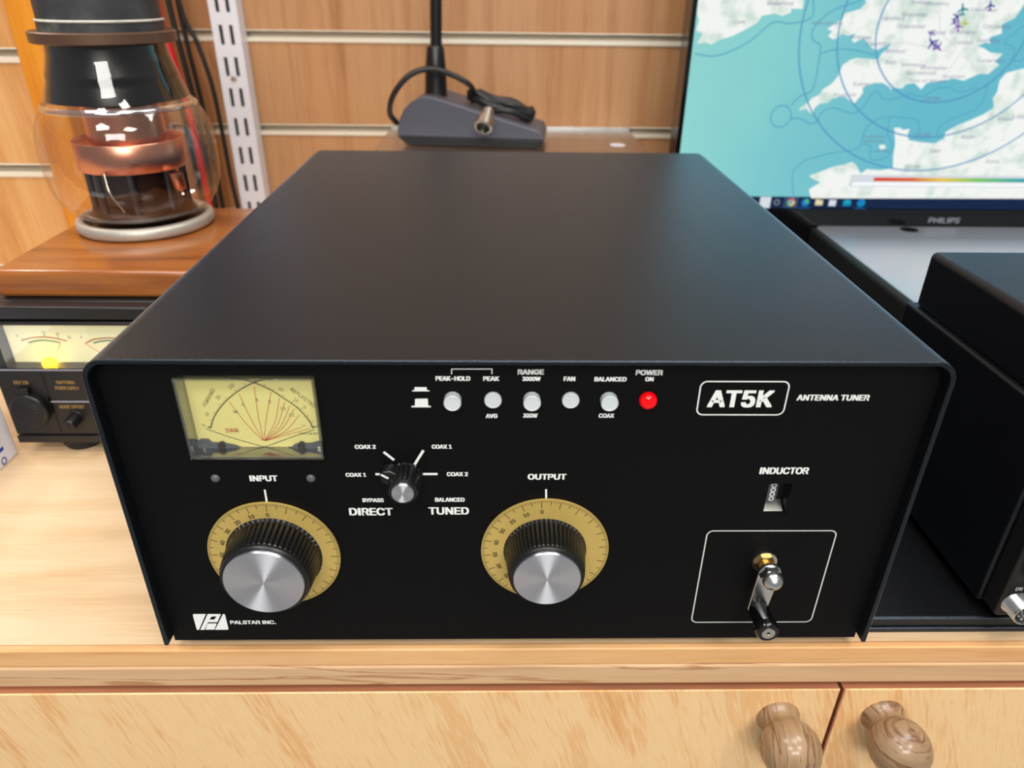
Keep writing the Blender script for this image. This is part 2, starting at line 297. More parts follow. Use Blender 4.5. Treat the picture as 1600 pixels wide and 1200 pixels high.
def powder(name):
    m = pr(name, rgb(16, 16, 17), 0.6, spec=0.0, bump=(1700, 0.45, 0.0003))
    nt = m.node_tree
    b = nt.nodes['Principled BSDF']
    o = [n for n in nt.nodes if n.type == 'OUTPUT_MATERIAL'][0]
    g = nt.nodes.new('ShaderNodeBsdfGlossy')
    g.inputs['Color'].default_value = (0.56, 0.69, 0.87, 1)      # blue tint put in to imitate the monitor's reflection and neutralise the wall's
    g.inputs['Roughness'].default_value = 0.32
    fr = nt.nodes.new('ShaderNodeFresnel')
    fr.inputs['IOR'].default_value = 1.66
    mx = nt.nodes.new('ShaderNodeMixShader')
    for n in nt.nodes:
        if n.type == 'BUMP': nt.links.new(n.outputs[0], g.inputs['Normal'])
    nt.links.new(fr.outputs[0], mx.inputs[0])
    nt.links.new(b.outputs[0], mx.inputs[1])
    nt.links.new(g.outputs[0], mx.inputs[2])
    nt.links.new(mx.outputs[0], o.inputs[0])
    return m
M['cover'] = powder('black_powder_coat')
M['panel'] = pr('black_satin_panel', rgb(10, 10, 11), 0.55, spec=0.12)
M['black'] = pr('black_plastic', rgb(16, 16, 17), 0.35)
M['sleeve'] = pr('blackened_sleeve', rgb(8, 8, 9), 0.3, spec=0.35)
M['gloss_black'] = pr('glossy_black', rgb(10, 10, 11), 0.14)
M['matt_black'] = pr('matt_black', rgb(15, 15, 16), 0.6)
M['rubber'] = pr('black_rubber', rgb(20, 20, 21), 0.7)
M['ink'] = pr('white_print', rgb(240, 242, 238), 0.5)
M['frame_ink'] = pr('grey_white_print', rgb(205, 210, 202), 0.5)
M['gold'] = pr('gold_dial', rgb(205, 176, 98), 0.38, metal=0.25)
M['dial_ink'] = pr('dial_black_print', rgb(28, 24, 16), 0.5)
M['cap'] = pr('spun_aluminium', rgb(226, 228, 236), 0.36, metal=1.0, aniso=0.95)
M['chrome'] = pr('chrome', rgb(222, 222, 220), 0.24, metal=1.0)
M['nickel'] = pr('nickel', rgb(212, 210, 202), 0.28, metal=1.0)
M['brass'] = pr('brass', rgb(214, 182, 120), 0.28, metal=1.0)
M['button'] = pr('grey_white_button', rgb(208, 214, 216), 0.35)
M['red'] = pr('red_lens', rgb(225, 6, 16), 0.12, emit=rgb(225, 0, 10), estr=0.35)
M['meter_yellow'] = pr('meter_yellow', rgb(255, 240, 152), 0.6)
M['meter_red'] = pr('meter_red', rgb(205, 60, 25), 0.6)
M['meter_grey'] = pr('meter_grey', rgb(90, 92, 96), 0.4)
M['copper_dark'] = pr('copper_coil', rgb(58, 46, 40), 0.4, metal=0.5)
M['acrylic_edge'] = clear('acrylic_edge', (0.60, 0.61, 0.61, 1), 0.15, 0.25, 0.5)
M['pane'] = clear('clear_pane', (0.97, 0.98, 0.97, 1), 0.04, 0.012, 0.4)
M['glass'] = clear('bulb_glass', (0.93, 0.90, 0.88, 1), 0.03, 0.045, 0.28, ripple=0.35)
M['weld'] = clear('glass_weld', (0.75, 0.75, 0.75, 1), 0.12, 0.35, 0.9)
M['acrylic'] = clear('acrylic_sheet', (0.80, 0.80, 0.79, 1), 0.25, 0.30, 0.55)
M['copper'] = pr('copper', rgb(236, 168, 138), 0.30, metal=1.0)
M['bronze'] = pr('bronze_flange', rgb(108, 82, 66), 0.42, metal=0.6)
M['dusty_black'] = wood('dusty_black_metal', [(0.30, rgb(40, 41, 44)), (0.50, rgb(52, 53, 56)), (0.62, rgb(66, 66, 66)), (0.74, rgb(112, 112, 104))], (26, 26, 30), (260, 260, 260), 0.5, fleck=0.15)
M['dust'] = pr('dried_paint', rgb(200, 196, 184), 0.8, bump=(600, 0.8, 0.001))
M['pewter'] = pr('pewter_ring', rgb(186, 182, 172), 0.45, metal=0.5, bump=(250, 0.4, 0.001))
M['dark_tube'] = pr('dark_electrode', rgb(44, 26, 18), 0.4, metal=0.3)
M['steel_dark'] = pr('dark_steel_rod', rgb(84, 86, 92), 0.3, metal=0.9)
M['grey_mic'] = pr('dark_grey_metal', rgb(84, 84, 94), 0.5, metal=0.2)
M['white_rail'] = pr('white_enamel', rgb(222, 224, 232), 0.35)
M['slot_dark'] = pr('slot_dark', rgb(92, 82, 70), 0.8)
M['red_cable'] = pr('red_cable', rgb(200, 12, 30), 0.4)
M['black_cable'] = pr('black_cable', rgb(18, 18, 19), 0.45)
M['silver_lid'] = pr('silver_grey_lid', rgb(205, 210, 220), 0.28, metal=0.8)
M['groove'] = pr('groove_grey', rgb(96, 102, 108), 0.4)
M['white_card'] = pr('white_card', rgb(226, 228, 238), 0.45)
M['blue_ink'] = pr('blue_print', rgb(28, 66, 168), 0.5)
M['gold_ink'] = pr('gold_print', rgb(196, 152, 84), 0.5)
M['psu_plate'] = pr('ivory_meter_plate', rgb(236, 230, 190), 0.5, emit=rgb(250, 240, 190), estr=0.3)
M['psu_bulb'] = pr('lit_bulb', rgb(255, 230, 40), 0.4, emit=rgb(255, 214, 10), estr=16.0)
M['psu_green'] = pr('scale_green', rgb(110, 140, 105), 0.5)
M['psu_orange'] = pr('scale_orange', rgb(196, 118, 50), 0.5)
M['psu_red'] = pr('needle_red', rgb(224, 110, 80), 0.5)
M['psu_trim'] = pr('grey_trim_line', rgb(165, 165, 178), 0.35, metal=0.3)
M['psu_black'] = pr('psu_black', rgb(24, 23, 23), 0.42)
M['floor'] = pr('grey_carpet', rgb(150, 148, 144), 0.9, bump=(300, 0.4, 0.002))

# ------------------------------------------------------------------ object helpers
def tag(o, label=None, cat=None, group=None, kind=None):
    if label: o['label'] = label
    if cat: o['category'] = cat
    if group: o['group'] = group
    if kind: o['kind'] = kind
    return o

def thing(name, label, cat, loc=(0, 0, 0), group=None):
    o = bpy.data.objects.new(name, None)
    o.empty_display_size = 0.02
    COL.objects.link(o)
    o.location = loc
    return tag(o, label, cat, group)

def finish(name, me, mats, parent=None, bevel=0.0, seg=2):
    for mm in (mats if isinstance(mats, (list, tuple)) else [mats]):
        me.materials.append(mm)
    o = bpy.data.objects.new(name, me)
    COL.objects.link(o)
    if parent is not None:
        o.parent = parent
        if parent.type == 'EMPTY':
            o.location = -Vector(parent.location)
    if bevel:
        b = o.modifiers.new('bevel', 'BEVEL')
        b.width = bevel
        b.segments = seg
        b.limit_method = 'ANGLE'
        b.angle_limit = math.radians(40)
    return o

def obj(name, bm, mats, parent=None, bevel=0.0, seg=2, smooth=True, sharp=38):
    bmesh.ops.recalc_face_normals(bm, faces=bm.faces)
    for f in bm.faces: f.smooth = smooth
    for e in bm.edges:
        if len(e.link_faces) == 2 and e.calc_face_angle(0) > math.radians(sharp): e.smooth = False
    me = bpy.data.meshes.new(name)
    bm.to_mesh(me)
    bm.free()
    return finish(name, me, mats, parent, bevel, seg)

def new(): return bmesh.new()

def bx(bm, x0, x1, y0, y1, z0, z1, mat=0):
    v = [bm.verts.new(p) for p in ((x0, y0, z0), (x1, y0, z0), (x1, y1, z0), (x0, y1, z0), (x0, y0, z1), (x1, y0, z1), (x1, y1, z1), (x0, y1, z1))]
    for q in ((0, 3, 2, 1), (4, 5, 6, 7), (0, 1, 5, 4), (1, 2, 6, 5), (2, 3, 7, 6), (3, 0, 4, 7)):
        f = bm.faces.new([v[i] for i in q])
        f.material_index = mat
    return v

def basis(d):
    d = Vector(d).normalized()
    a = Vector((0, 0, 1)) if abs(d.z) < 0.9 else Vector((1, 0, 0))
    u = a.cross(d).normalized()
    return u, d.cross(u), d

def lathe(bm, prof, org=(0, 0, 0), d=(0, 0, 1), n=48, mod=None, cap0=True, cap1=True, mat=0):
    """prof = [(radius, distance along d)]; mod(angle, k) scales the radius of ring k"""
    u, w, d = basis(d)
    org = Vector(org)
    rings = []
    for k, (r, h) in enumerate(prof):
        ring = []
        for i in range(n):
            a = 2 * PI * i / n
            rr = r * (mod(i, k) if mod else 1)
            ring.append(bm.verts.new(org + d * h + (u * math.cos(a) + w * math.sin(a)) * rr))
        rings.append(ring)
    for k in range(len(rings) - 1):
        for i in range(n):
            f = bm.faces.new((rings[k][i], rings[k][(i + 1) % n], rings[k + 1][(i + 1) % n], rings[k + 1][i]))
            f.material_index = mat
    if cap0: bm.faces.new(list(reversed(rings[0]))).material_index = mat
    if cap1: bm.faces.new(rings[-1]).material_index = mat

def catmull(pts, sub=8):
    P = [Vector(p) for p in pts]
    P = [2 * P[0] - P[1]] + P + [2 * P[-1] - P[-2]]
    out = []
    for i in range(1, len(P) - 2):
        for s in range(sub):
            t = s / sub
            a, b, c, e = P[i - 1], P[i], P[i + 1], P[i + 2]
            out.append(0.5 * (2 * b + (c - a) * t + (2 * a - 5 * b + 4 * c - e) * t * t + (3 * b - a - 3 * c + e) * t ** 3))
    out.append(P[-2])
    return out

def tube(bm, pts, r, n=10, sub=8, mat=0):
    pts = catmull(pts, sub) if sub else [Vector(p) for p in pts]
    prev, rings = None, []
    for i, p in enumerate(pts):
        t = (pts[min(i + 1, len(pts) - 1)] - pts[max(i - 1, 0)]).normalized()
        if prev is None: u, w, _ = basis(t)
        else:
            u = (prev - t * prev.dot(t)).normalized()
            w = t.cross(u)
        prev = u
        rings.append([bm.verts.new(p + (u * math.cos(2 * PI * k / n) + w * math.sin(2 * PI * k / n)) * r) for k in range(n)])
    for a, b in zip(rings, rings[1:]):
        for k in range(n):
            bm.faces.new((a[k], a[(k + 1) % n], b[(k + 1) % n], b[k])).material_index = mat
    bm.faces.new(list(reversed(rings[0])))
    bm.faces.new(rings[-1])

def prism(bm, prof, f0, f1, mat=0):
    """prof: 2D outline; f0/f1 map a 2D point to the two end planes"""
    a = [bm.verts.new(f0(*p)) for p in prof]
    b = [bm.verts.new(f1(*p)) for p in prof]
    n = len(prof)
    bm.faces.new(a).material_index = mat
    bm.faces.new(list(reversed(b))).material_index = mat
    for i in range(n):
        bm.faces.new((a[i], b[i], b[(i + 1) % n], a[(i + 1) % n])).material_index = mat

def rrect(x0, x1, z0, z1, r, n=6):
    out = []
    for cx, cz, a0 in ((x1 - r, z1 - r, 0), (x0 + r, z1 - r, 90), (x0 + r, z0 + r, 180), (x1 - r, z0 + r, 270)):
        for i in range(n + 1):
            a = math.radians(a0 + 90 * i / n)
            out.append((cx + r * math.cos(a), cz + r * math.sin(a)))
    return out

import os
try:                                              # Blender's own interface font, a plain sans-serif; else the built-in one
    FONT = bpy.data.fonts.load(os.path.join(bpy.utils.system_resource('DATAFILES', path='fonts'), 'Inter.woff2'))
except Exception:
    FONT = None
_glyphs = {}
def glyphs(s):
    if s not in _glyphs:
        cu = bpy.data.curves.new('lettering', 'FONT')
        plain_i = 'I' in s     # a capital I without serifs: the upright bar, cut to capital height
        cu.body = s.replace('I', '|') if plain_i else s
        if FONT: cu.font = FONT
        cu.resolution_u = 4
        cu.fill_mode = 'NONE'
        o = bpy.data.objects.new('lettering', cu)
        COL.objects.link(o)
        bpy.context.view_layer.update()
        me = bpy.data.meshes.new_from_object(o.evaluated_get(bpy.context.evaluated_depsgraph_get()))
        co = [(a.co.x, a.co.y) for a in me.vertices]
        nxt = {}
        for e in me.edges:
            i, j = e.vertices
            nxt.setdefault(i, []).append(j)
            nxt.setdefault(j, []).append(i)
        loops, seen = [], set()
        for i in range(len(co)):                  # walk each contour; Blender stores its points in drawing order
            if i in seen or i not in nxt: continue
            loop, cur, prev = [i], i, None
            seen.add(i)
            step = min(nxt[i])
            while step not in seen:
                loop.append(step)
                seen.add(step)
                prev, cur = cur, step
                step = [q for q in nxt[cur] if q != prev][0] if len(nxt[cur]) > 1 else i
            loops.append([co[k] for k in loop])
        if plain_i:
            tall = [l for l in loops if len(l) <= 8 and min(p[1] for p in l) < -0.03]
            rest = [p[1] for l in loops if l not in tall for p in l]
            cap = max(rest) * 0.985 if s.upper() == s else 0.727 * max(max(p[1] for p in l) for l in tall) / 0.95
            for l in tall:
                xm = sum(p[0] for p in l) / len(l)
                ym = sum(p[1] for p in l) / len(l)
                l[:] = [(xm + (0.048 if p[0] > xm else -0.048), cap if p[1] > ym else 0.0) for p in l]
        def area2(l): return sum(l[k - 1][0] * l[k][1] - l[k][0] * l[k - 1][1] for k in range(len(l)))
        def within(p, l):
            c = False
            for k in range(len(l)):
                (x1, y1), (x2, y2) = l[k - 1], l[k]
                if (y1 > p[1]) != (y2 > p[1]) and p[0] < (x2 - x1) * (p[1] - y1) / (y2 - y1) + x1: c = not c
            return c
        big = max(loops, key=lambda l: abs(area2(l)))
        sg = area2(big) > 0
        outer = [l for l in loops if (area2(l) > 0) == sg]
        holes = [l for l in loops if (area2(l) > 0) != sg]
        v, f = [], []
        for l in outer:
            mine = [h for h in holes if within(h[0], l)]
            pl_ = [[Vector((x, y, 0)) for x, y in q] for q in [l] + mine]
            k = len(v)
            v += [(x, y) for q in [l] + mine for x, y in q]
            f += [tuple(k + i for i in tr) for tr in tessellate_polygon(pl_)]
        bpy.data.objects.remove(o)
        bpy.data.meshes.remove(me)
        bpy.data.curves.remove(cu)
        _glyphs[s] = (v, f)
    return _glyphs[s]

class Flat:
    """print on a flat face: pieces in 2D (u, v) with a height d above the face"""
    def __init__(s): s.v, s.f, s.m = [], [], []
    def add(s, pts, faces, mat, d):
        k = len(s.v)
        s.v += [(p[0], p[1], d) for p in pts]
        for f in faces:
            s.f.append([k + i for i in f])
            s.m.append(mat)
    def poly(s, pts, mat=0, d=0.0001, holes=()):
        loops = [[Vector((p[0], p[1], 0)) for p in pts]] + [[Vector((p[0], p[1], 0)) for p in h] for h in holes]
        loops = [[p for i, p in enumerate(l) if (p - l[i - 1]).length > 1e-6] for l in loops]
        allp = [p for l in loops for p in l]
        s.add(allp, [tuple(t) for t in tessellate_polygon(loops)], mat, d)
    def rect(s, x0, x1, z0, z1, mat=0, d=0.0001): s.add([(x0, z0), (x1, z0), (x1, z1), (x0, z1)], [(0, 1, 2, 3)], mat, d)
    def stroke(s, pts, w, mat=0, d=0.0001, closed=False):
        P = [Vector(p[:2]) for p in pts]
        n = len(P)
        L, R = [], []
        for i in range(n):
            a = P[i - 1] if (i or closed) else None
            b = P[(i + 1) % n] if (i < n - 1 or closed) else None
            ta = (P[i] - a).normalized() if a is not None else None
            tb = (b - P[i]).normalized() if b is not None else None
            t = ((ta or tb) + (tb or ta)).normalized()
            k = 1 / max(0.5, t.dot(ta or tb))
            nn = Vector((-t.y, t.x)) * (w / 2 * k)
            L.append(P[i] + nn)
            R.append(P[i] - nn)
        q = [(i, n + i, n + (i + 1) % n, (i + 1) % n) for i in range(n if closed else n - 1)]
        s.add(L + R, q, mat, d)
    def curve(s, pts, w, mat=0, d=0.0001, sub=6): s.stroke([(p.x, p.y) for p in catmull([(a, b, 0) for a, b in pts], sub)], w, mat, d)
    def disc(s, c, r, mat=0, d=0.0001, n=20): s.add([(c[0] + r * math.cos(2 * PI * i / n), c[1] + r * math.sin(2 * PI * i / n)) for i in range(n)], [tuple(range(n))], mat, d)
    def circle(s, c, r, w, mat=0, d=0.0001, n=96): s.stroke([(c[0] + r * math.cos(2 * PI * i / n), c[1] + r * math.sin(2 * PI * i / n)) for i in range(n)], w, mat, d, True)
    def text(s, t, cx, cz, w, h, mat=0, d=0.0001, rot=0, bold=0.045):
        v, f = glyphs(t)
        x0, x1 = min(a for a, _ in v), max(a for a, _ in v)
        y0, y1 = min(b for _, b in v), max(b for _, b in v)
        c, sn = math.cos(rot), math.sin(rot)
        e = bold * h                       # a heavier stroke: the letter laid down again, a little to each side
        for j, (ex, ez) in enumerate(((0, 0),) if not bold else ((-e, -e * 0.5), (e, -e * 0.5), (e, e * 0.5), (-e, e * 0.5), (0, 0))):
            pts = []
            for a, b in v:
                p, q = ((a - x0) / (x1 - x0) - 0.5) * (w - 2 * e) + ex, ((b - y0) / (y1 - y0) - 0.5) * (h - e) + ez
                pts.append((cx + c * p - sn * q, cz + sn * p + c * q))
            s.add(pts, f, mat, d + j * 0.00001)
    def build(s, name, plane, mats, parent=None):
        me = bpy.data.meshes.new(name)
        me.from_pydata([plane(*p) for p in s.v], [], s.f)
        for p, k in zip(me.polygons, s.m): p.material_index = k
        return finish(name, me, mats, parent)

def front(Y): return lambda u, v, d: (u, Y - d, v)          # a face that looks towards the room (-y)
def top(Z): return lambda u, v, d: (u, v, Z + d)

def printed(name, t, cx, cz, w, h, Y, mat, parent, bold=0.045, rot=0):
    f = Flat()
    f.text(t, cx, cz, w, h, 0, 0.0001, rot, bold)
    return f.build(name, front(Y), mat, parent)

# ================================================================== THE SETTING
DZ = -0.008                                                       # top of the desk
WY = 0.665                                                        # face of the slatted wall behind
def slats(name, x0, x1, Y, grooves, z0, z1, mat, gap=0.0105):
    bm = new()
    edges = [z0] + sorted(grooves) + [z1]
    for i in range(len(edges) - 1):
        a = edges[i] + (gap / 2 if i else 0)
        b = edges[i + 1] - (gap / 2 if i < len(edges) - 2 else 0)
        bx(bm, x0, x1, Y, Y + 0.012, a, b)
    bx(bm, x0, x1, Y + 0.012, Y + 0.020, z0, z1)
    o = obj(name, bm, mat, None, 0.0006)
    return tag(o, kind='structure')
back_grooves = [0.118 + 0.1004 * k for k in range(-8, 13)]
slats('wall_back', -0.40, 1.6, WY, back_grooves, -0.75, 1.35, M['slat'])
left_grooves = [0.1120 + 0.1000 * k for k in range(-8, 13)]
slats('wall_left', -1.4, -0.4265, 0.47, left_grooves, -0.75, 1.35, M['slat_left'])
n_trim = 0
for x0, x1, Y, gs in ((-0.395, 1.6, WY, back_grooves), (-1.4, -0.4268, 0.47, left_grooves)):
    for g in gs:
        n_trim += 1
        bm = new()
        bx(bm, x0, x1, Y + 0.0085, Y + 0.0115, g - 0.0050, g + 0.0050)     # back of the insert
        bx(bm, x0, x1, Y - 0.0012, Y + 0.0085, g + 0.0034, g + 0.0050)     # upper lip
        bx(bm, x0, x1, Y - 0.0012, Y - 0.0002, g + 0.0034, g + 0.0058)
        bx(bm, x0, x1, Y - 0.0012, Y + 0.0085, g - 0.0050, g - 0.0022)     # lower lip
        bx(bm, x0, x1, Y - 0.0014, Y - 0.0002, g - 0.0066, g - 0.0016)
        tag(obj('trim_%d' % n_trim, bm, M['insert'], None, 0.0004, 1), kind='structure')
bm = new()
bx(bm, -0.4262, -0.396, 0.455, 0.664, -0.75, 1.35)
tag(obj('trim_%d' % (n_trim + 1), bm, M['post'], None, 0.002), kind='structure')
bm = new()
bx(bm, -1.4, 1.6, -1.2, 0.70, -0.78, -0.752)
tag(obj('floor', bm, M['floor']), kind='structure')

# ================================================================== WORKTOP AND CUPBOARD
EY = 0.0040
t = thing('worktop', 'pale beech worktop carrying the black tuner and the other equipment', 'worktop', (0, 0.3, DZ - 0.02))
bm = new()
bx(bm, -1.3, 1.5, EY + 0.004, 0.66, DZ - 0.020, DZ)
w = obj('top_board', bm, M['desk'], t)
w.data.materials.clear(); w.data.materials.append(M['desk'])
bm = new()
bx(bm, -1.3, 1.5, EY, EY + 0.004, DZ - 0.0108, DZ)
obj('edging', bm, M['edging'], t, 0.0007)

t = thing('cupboard', 'beech cupboard with turned wooden knobs under the worktop', 'cupboard', (0.1, 0.3, -0.75))
bm = new()
bx(bm, -1.3, 1.5, 0.0205, 0.62, -0.75, -0.034)
obj('carcass', bm, M['edging'], t)
bm = new()
bx(bm, -1.3, 1.5, EY - 0.0006, 0.02, -0.0325, -0.0190)
obj('rail', bm, M['rail'], t, 0.0012)
GAPX = 0.1622
def door(x0, x1, knob_c, kmat):
    bm = new()
    bx(bm, x0, x1, 0.0005, 0.0185, -0.70, -0.0338)
    for f in bm.faces:
        c = f.calc_center_median()
        f.material_index = 1 if c.z > -0.034 or min(abs(c.x - x0), abs(c.x - x1)) < 1e-5 else 0
    d = obj('door', bm, [M['door'], M['door_edge']], t, 0.0006, 1)
    kx, kz = knob_c
    bm = new()
    prof = [(0.0108, 0.0), (0.0108, 0.0014), (0.0098, 0.0032), (0.0091, 0.0056), (0.0094, 0.0078), (0.0112, 0.0096), (0.0132, 0.0122), (0.0144, 0.0160), (0.0146, 0.0195), (0.0138, 0.0235), (0.0118, 0.0272), (0.0085, 0.0298), (0.0045, 0.0312), (0.0010, 0.0316)]
    lathe(bm, prof, (kx, 0.0006, kz), (0, -1, 0), 48)
    obj('knob', bm, kmat, d, sharp=80)
door(-0.62, GAPX - 0.0009, (0.1332, -0.0535), M['knobwood'])
door(GAPX + 0.0009, 0.95, (0.1868, -0.0530), M['knobwood_across'])

# ================================================================== THE ANTENNA TUNER
W2, TH, TD, TT = 0.165, 0.1494, 0.3845, 0.0020
PY = 0.006
tuner = thing('antenna_tuner', 'large black steel antenna tuner box with meter and two gold dials', 'radio tuner', (0, 0.19, DZ))
def u_profile(w, h, r, z0, n=8):
    p = [(-w, z0)]
    for i in range(n + 1):
        a = PI - PI / 2 * i / n
        p.append((-w + r + r * math.cos(a), h - r + r * math.sin(a)))
    for i in range(n + 1):
        a = PI / 2 - PI / 2 * i / n
        p.append((w - r + r * math.cos(a), h - r + r * math.sin(a)))
    return p + [(w, z0)]
def u_shell(bm, w, h, r, th, z0, y0, y1, cx=0):
    o, i = u_profile(w, h, r, z0), u_profile(w - th, h - th, r - th, z0)
    R = [[[bm.verts.new((x + cx, y, z)) for x, z in p] for p in (o, i)] for y in (y0, y1)]
    n = len(o)
    for k in range(n - 1):
        bm.faces.new((R[0][0][k], R[0][0][k + 1], R[1][0][k + 1], R[1][0][k]))
        bm.faces.new((R[0][1][k], R[1][1][k], R[1][1][k + 1], R[0][1][k + 1]))
        bm.faces.new((R[0][0][k], R[0][1][k], R[0][1][k + 1], R[0][0][k + 1]))
        bm.faces.new((R[1][0][k], R[1][0][k + 1], R[1][1][k + 1], R[1][1][k]))
    for k in (0, n - 1):
        bm.faces.new((R[0][0][k], R[1][0][k], R[1][1][k], R[0][1][k]))
bm = new()
u_shell(bm, W2, TH, 0.0090, TT, 0.0, 0.0, TD)
obj('case_cover', bm, M['cover'], tuner, 0.0005, 2)
bm = new()
bx(bm, -0.1625, 0.1625, 0.012, 0.380, -0.0030, -0.0010)
bx(bm, -0.1625, 0.1625, 0.376, 0.380, -0.0010, 0.1470)
obj('chassis', bm, M['matt_black'], tuner)
for x in (-0.13, 0.13):
    for y in (0.045, 0.34):
        bm = new()
        lathe(bm, [(0.009, 0), (0.010, 0.005)], (x, y, DZ), (0, 0, 1), 24)
        obj('foot', bm, M['rubber'], tuner)

HOLE_M = [(-0.1335, 0.1027), (-0.0803, 0.1027), (-0.0803, 0.1396), (-0.1335, 0.1396)]
HOLE_C = [(0.1048, 0.0728), (0.1145, 0.0728), (0.1145, 0.0885), (0.1048, 0.0885)]
outline = u_profile(0.1629, 0.1473, 0.0070, -0.0030)
bm = new()
loops = [outline, HOLE_M, HOLE_C]
flat = [p for l in loops for p in l]
tris = tessellate_polygon([[Vector((p[0], p[1], 0)) for p in l] for l in loops])
F = [bm.verts.new((p[0], PY, p[1])) for p in flat]
B = [bm.verts.new((p[0], PY + 0.002, p[1])) for p in flat]
for a in tris:
    bm.faces.new([F[i] for i in a])
    bm.faces.new([B[i] for i in reversed(a)])
k = 0
for l in loops:
    n = len(l)
    for i in range(n):
        bm.faces.new((F[k + i], F[k + (i + 1) % n], B[k + (i + 1) % n], B[k + i]))
    k += n
panel = obj('front_panel', bm, M['panel'], tuner, smooth=False)

for (s, cx, cz, w, h) in PANEL_TEXT:
    printed('lettering', s, cx, cz, w, h, PY, M['ink'], panel, 0.075 if h < 0.0035 else 0.065)
f = Flat()
for i in range(0, 8, 2): f.stroke(TICKS[i:i + 2], 0.0011)
f.build('switch_mark', front(PY), M['ink'], panel)
for i in (0, 2):
    f = Flat()
    f.stroke(MARKS[i:i + 2], 0.0008)
    f.build('dial_mark', front(PY), M['ink'], panel)
f = Flat()
f.stroke(BRACKET, 0.00042)
f.build('bracket_line', front(PY), M['ink'], panel)
for nm, pts in (('button_in_symbol', SYM), ('button_out_symbol', SYM_LOW)):
    f = Flat()
    f.poly(pts)
    f.build(nm, front(PY), M['ink'], panel)
f = Flat()
for pts in (LOGO_V, LOGO_BOX, LOGO_A): f.poly(pts)
f.poly(LOGO_P, holes=[LOGO_HOLE])
f.build('emblem', front(PY), M['ink'], panel)
f = Flat()
f.stroke(rrect(0.0691, 0.1039, 0.1226, 0.1377, 0.0026), 0.00055, closed=True)
f.build('name_frame', front(PY), M['ink'], panel)
f = Flat()
f.stroke(rrect(0.0821, 0.1394, 0.0075, 0.0632, 0.0028), 0.00060, closed=True)
f.build('crank_frame', front(PY), M['frame_ink'], panel)

# meter
MY = 0.0115
x0, x1, z0, z1 = -0.1335, -0.0803, 0.1027, 0.1396
bm = new()
e = 0.0008
YF = 0.0040
bx(bm, x0, x0 + e, YF, MY + 0.002, z0, z1); bx(bm, x1 - e, x1, YF, MY + 0.002, z0, z1)
bx(bm, x0 + e, x1 - e, YF, MY + 0.002, z0, z0 + e); bx(bm, x0 + e, x1 - e, YF, MY + 0.002, z1 - e, z1)
meter = obj('power_meter', bm, M['acrylic_edge'], tuner)
meter['label'] = 'clear cross-needle meter with a yellow face'
bm = new()
bx(bm, x0 + e, x1 - e, MY, MY + 0.001, z0 + e, z1 - e)
obj('dial_face', bm, M['meter_yellow'], meter)
bm = new()
bx(bm, x0 - 0.0002, x1 + 0.0002, YF - 0.0008, YF, z0 - 0.0002, z1 + 0.0002)
obj('cover_glass', bm, M['pane'], meter, 0.0003)
lo, hi = z0 + e, z1 - e
f = Flat()
LW = 0.00022
def clipz(pts): return [(a, min(max(b, lo), hi)) for a, b in pts]
f.curve(clipz(M_ARC1), 0.00034); f.curve(clipz(M_ARC2), 0.00034)
for arc, sg in ((M_ARC1, 1), (M_ARC2, -1)):
    pp = catmull([(a, b, 0) for a, b in clipz(arc)], 4)
    for i in range(3, len(pp) - 3, 1):
        t2 = (pp[i + 1] - pp[i - 1]).normalized()
        nrm = Vector((-t2.y, t2.x, 0)) * sg
        ln = 0.0013 if i % 4 == 0 else 0.0007
        q = pp[i] + nrm * ln
        if q.y < hi: f.stroke([(pp[i].x, pp[i].y), (q.x, q.y)], 0.0002)
f.curve(clipz(M_V1), 0.00028); f.curve(clipz(M_V2), 0.00028)
for (s, cx, cz, w, h, rot) in M_TEXT:
    if s == 'SWR': f.text(s, cx, cz, w, h, 1, 0.0001, 0, 0.02)
    else: f.text(s, cx, min(cz, hi - h / 2), w, h, 0, 0.0001, math.radians(rot), 0.0)
for pts in (M_SA, M_SB, M_SC, M_SD, M_SE, M_SF, M_SG, M_SH, M_SI): f.curve(pts, LW, 1, 0.00006)
for pts in (M_SJ, M_SK): f.stroke(pts, LW, 1, 0.00006)
f.build('scale_markings', front(MY), [M['dial_ink'], M['meter_red']], meter)
for pts, rv in ((M_MECH1, 0), (M_MECH2, 1)):
    bm = new()
    prism(bm, clipz(pts), lambda a, b: (a, MY - 0.0012, b), lambda a, b: (a, MY - 0.0002, b))
    c = M_RIV[rv]
    lathe(bm, [(0.0009, 0), (0.0007, 0.0004)], (c[0], MY - 0.0012, c[1]), (0, -1, 0), 16, mat=1)
    sx = 1 if rv == 0 else -1
    lathe(bm, [(0.0016, 0), (0.0016, 0.0014)], (c[0] + sx * 0.0072, MY - 0.0002, lo + 0.0013), (0, -1, 0), 20, mat=2)
    o = obj('movement', bm, [M['meter_grey'], M['nickel'], M['copper_dark']], meter)

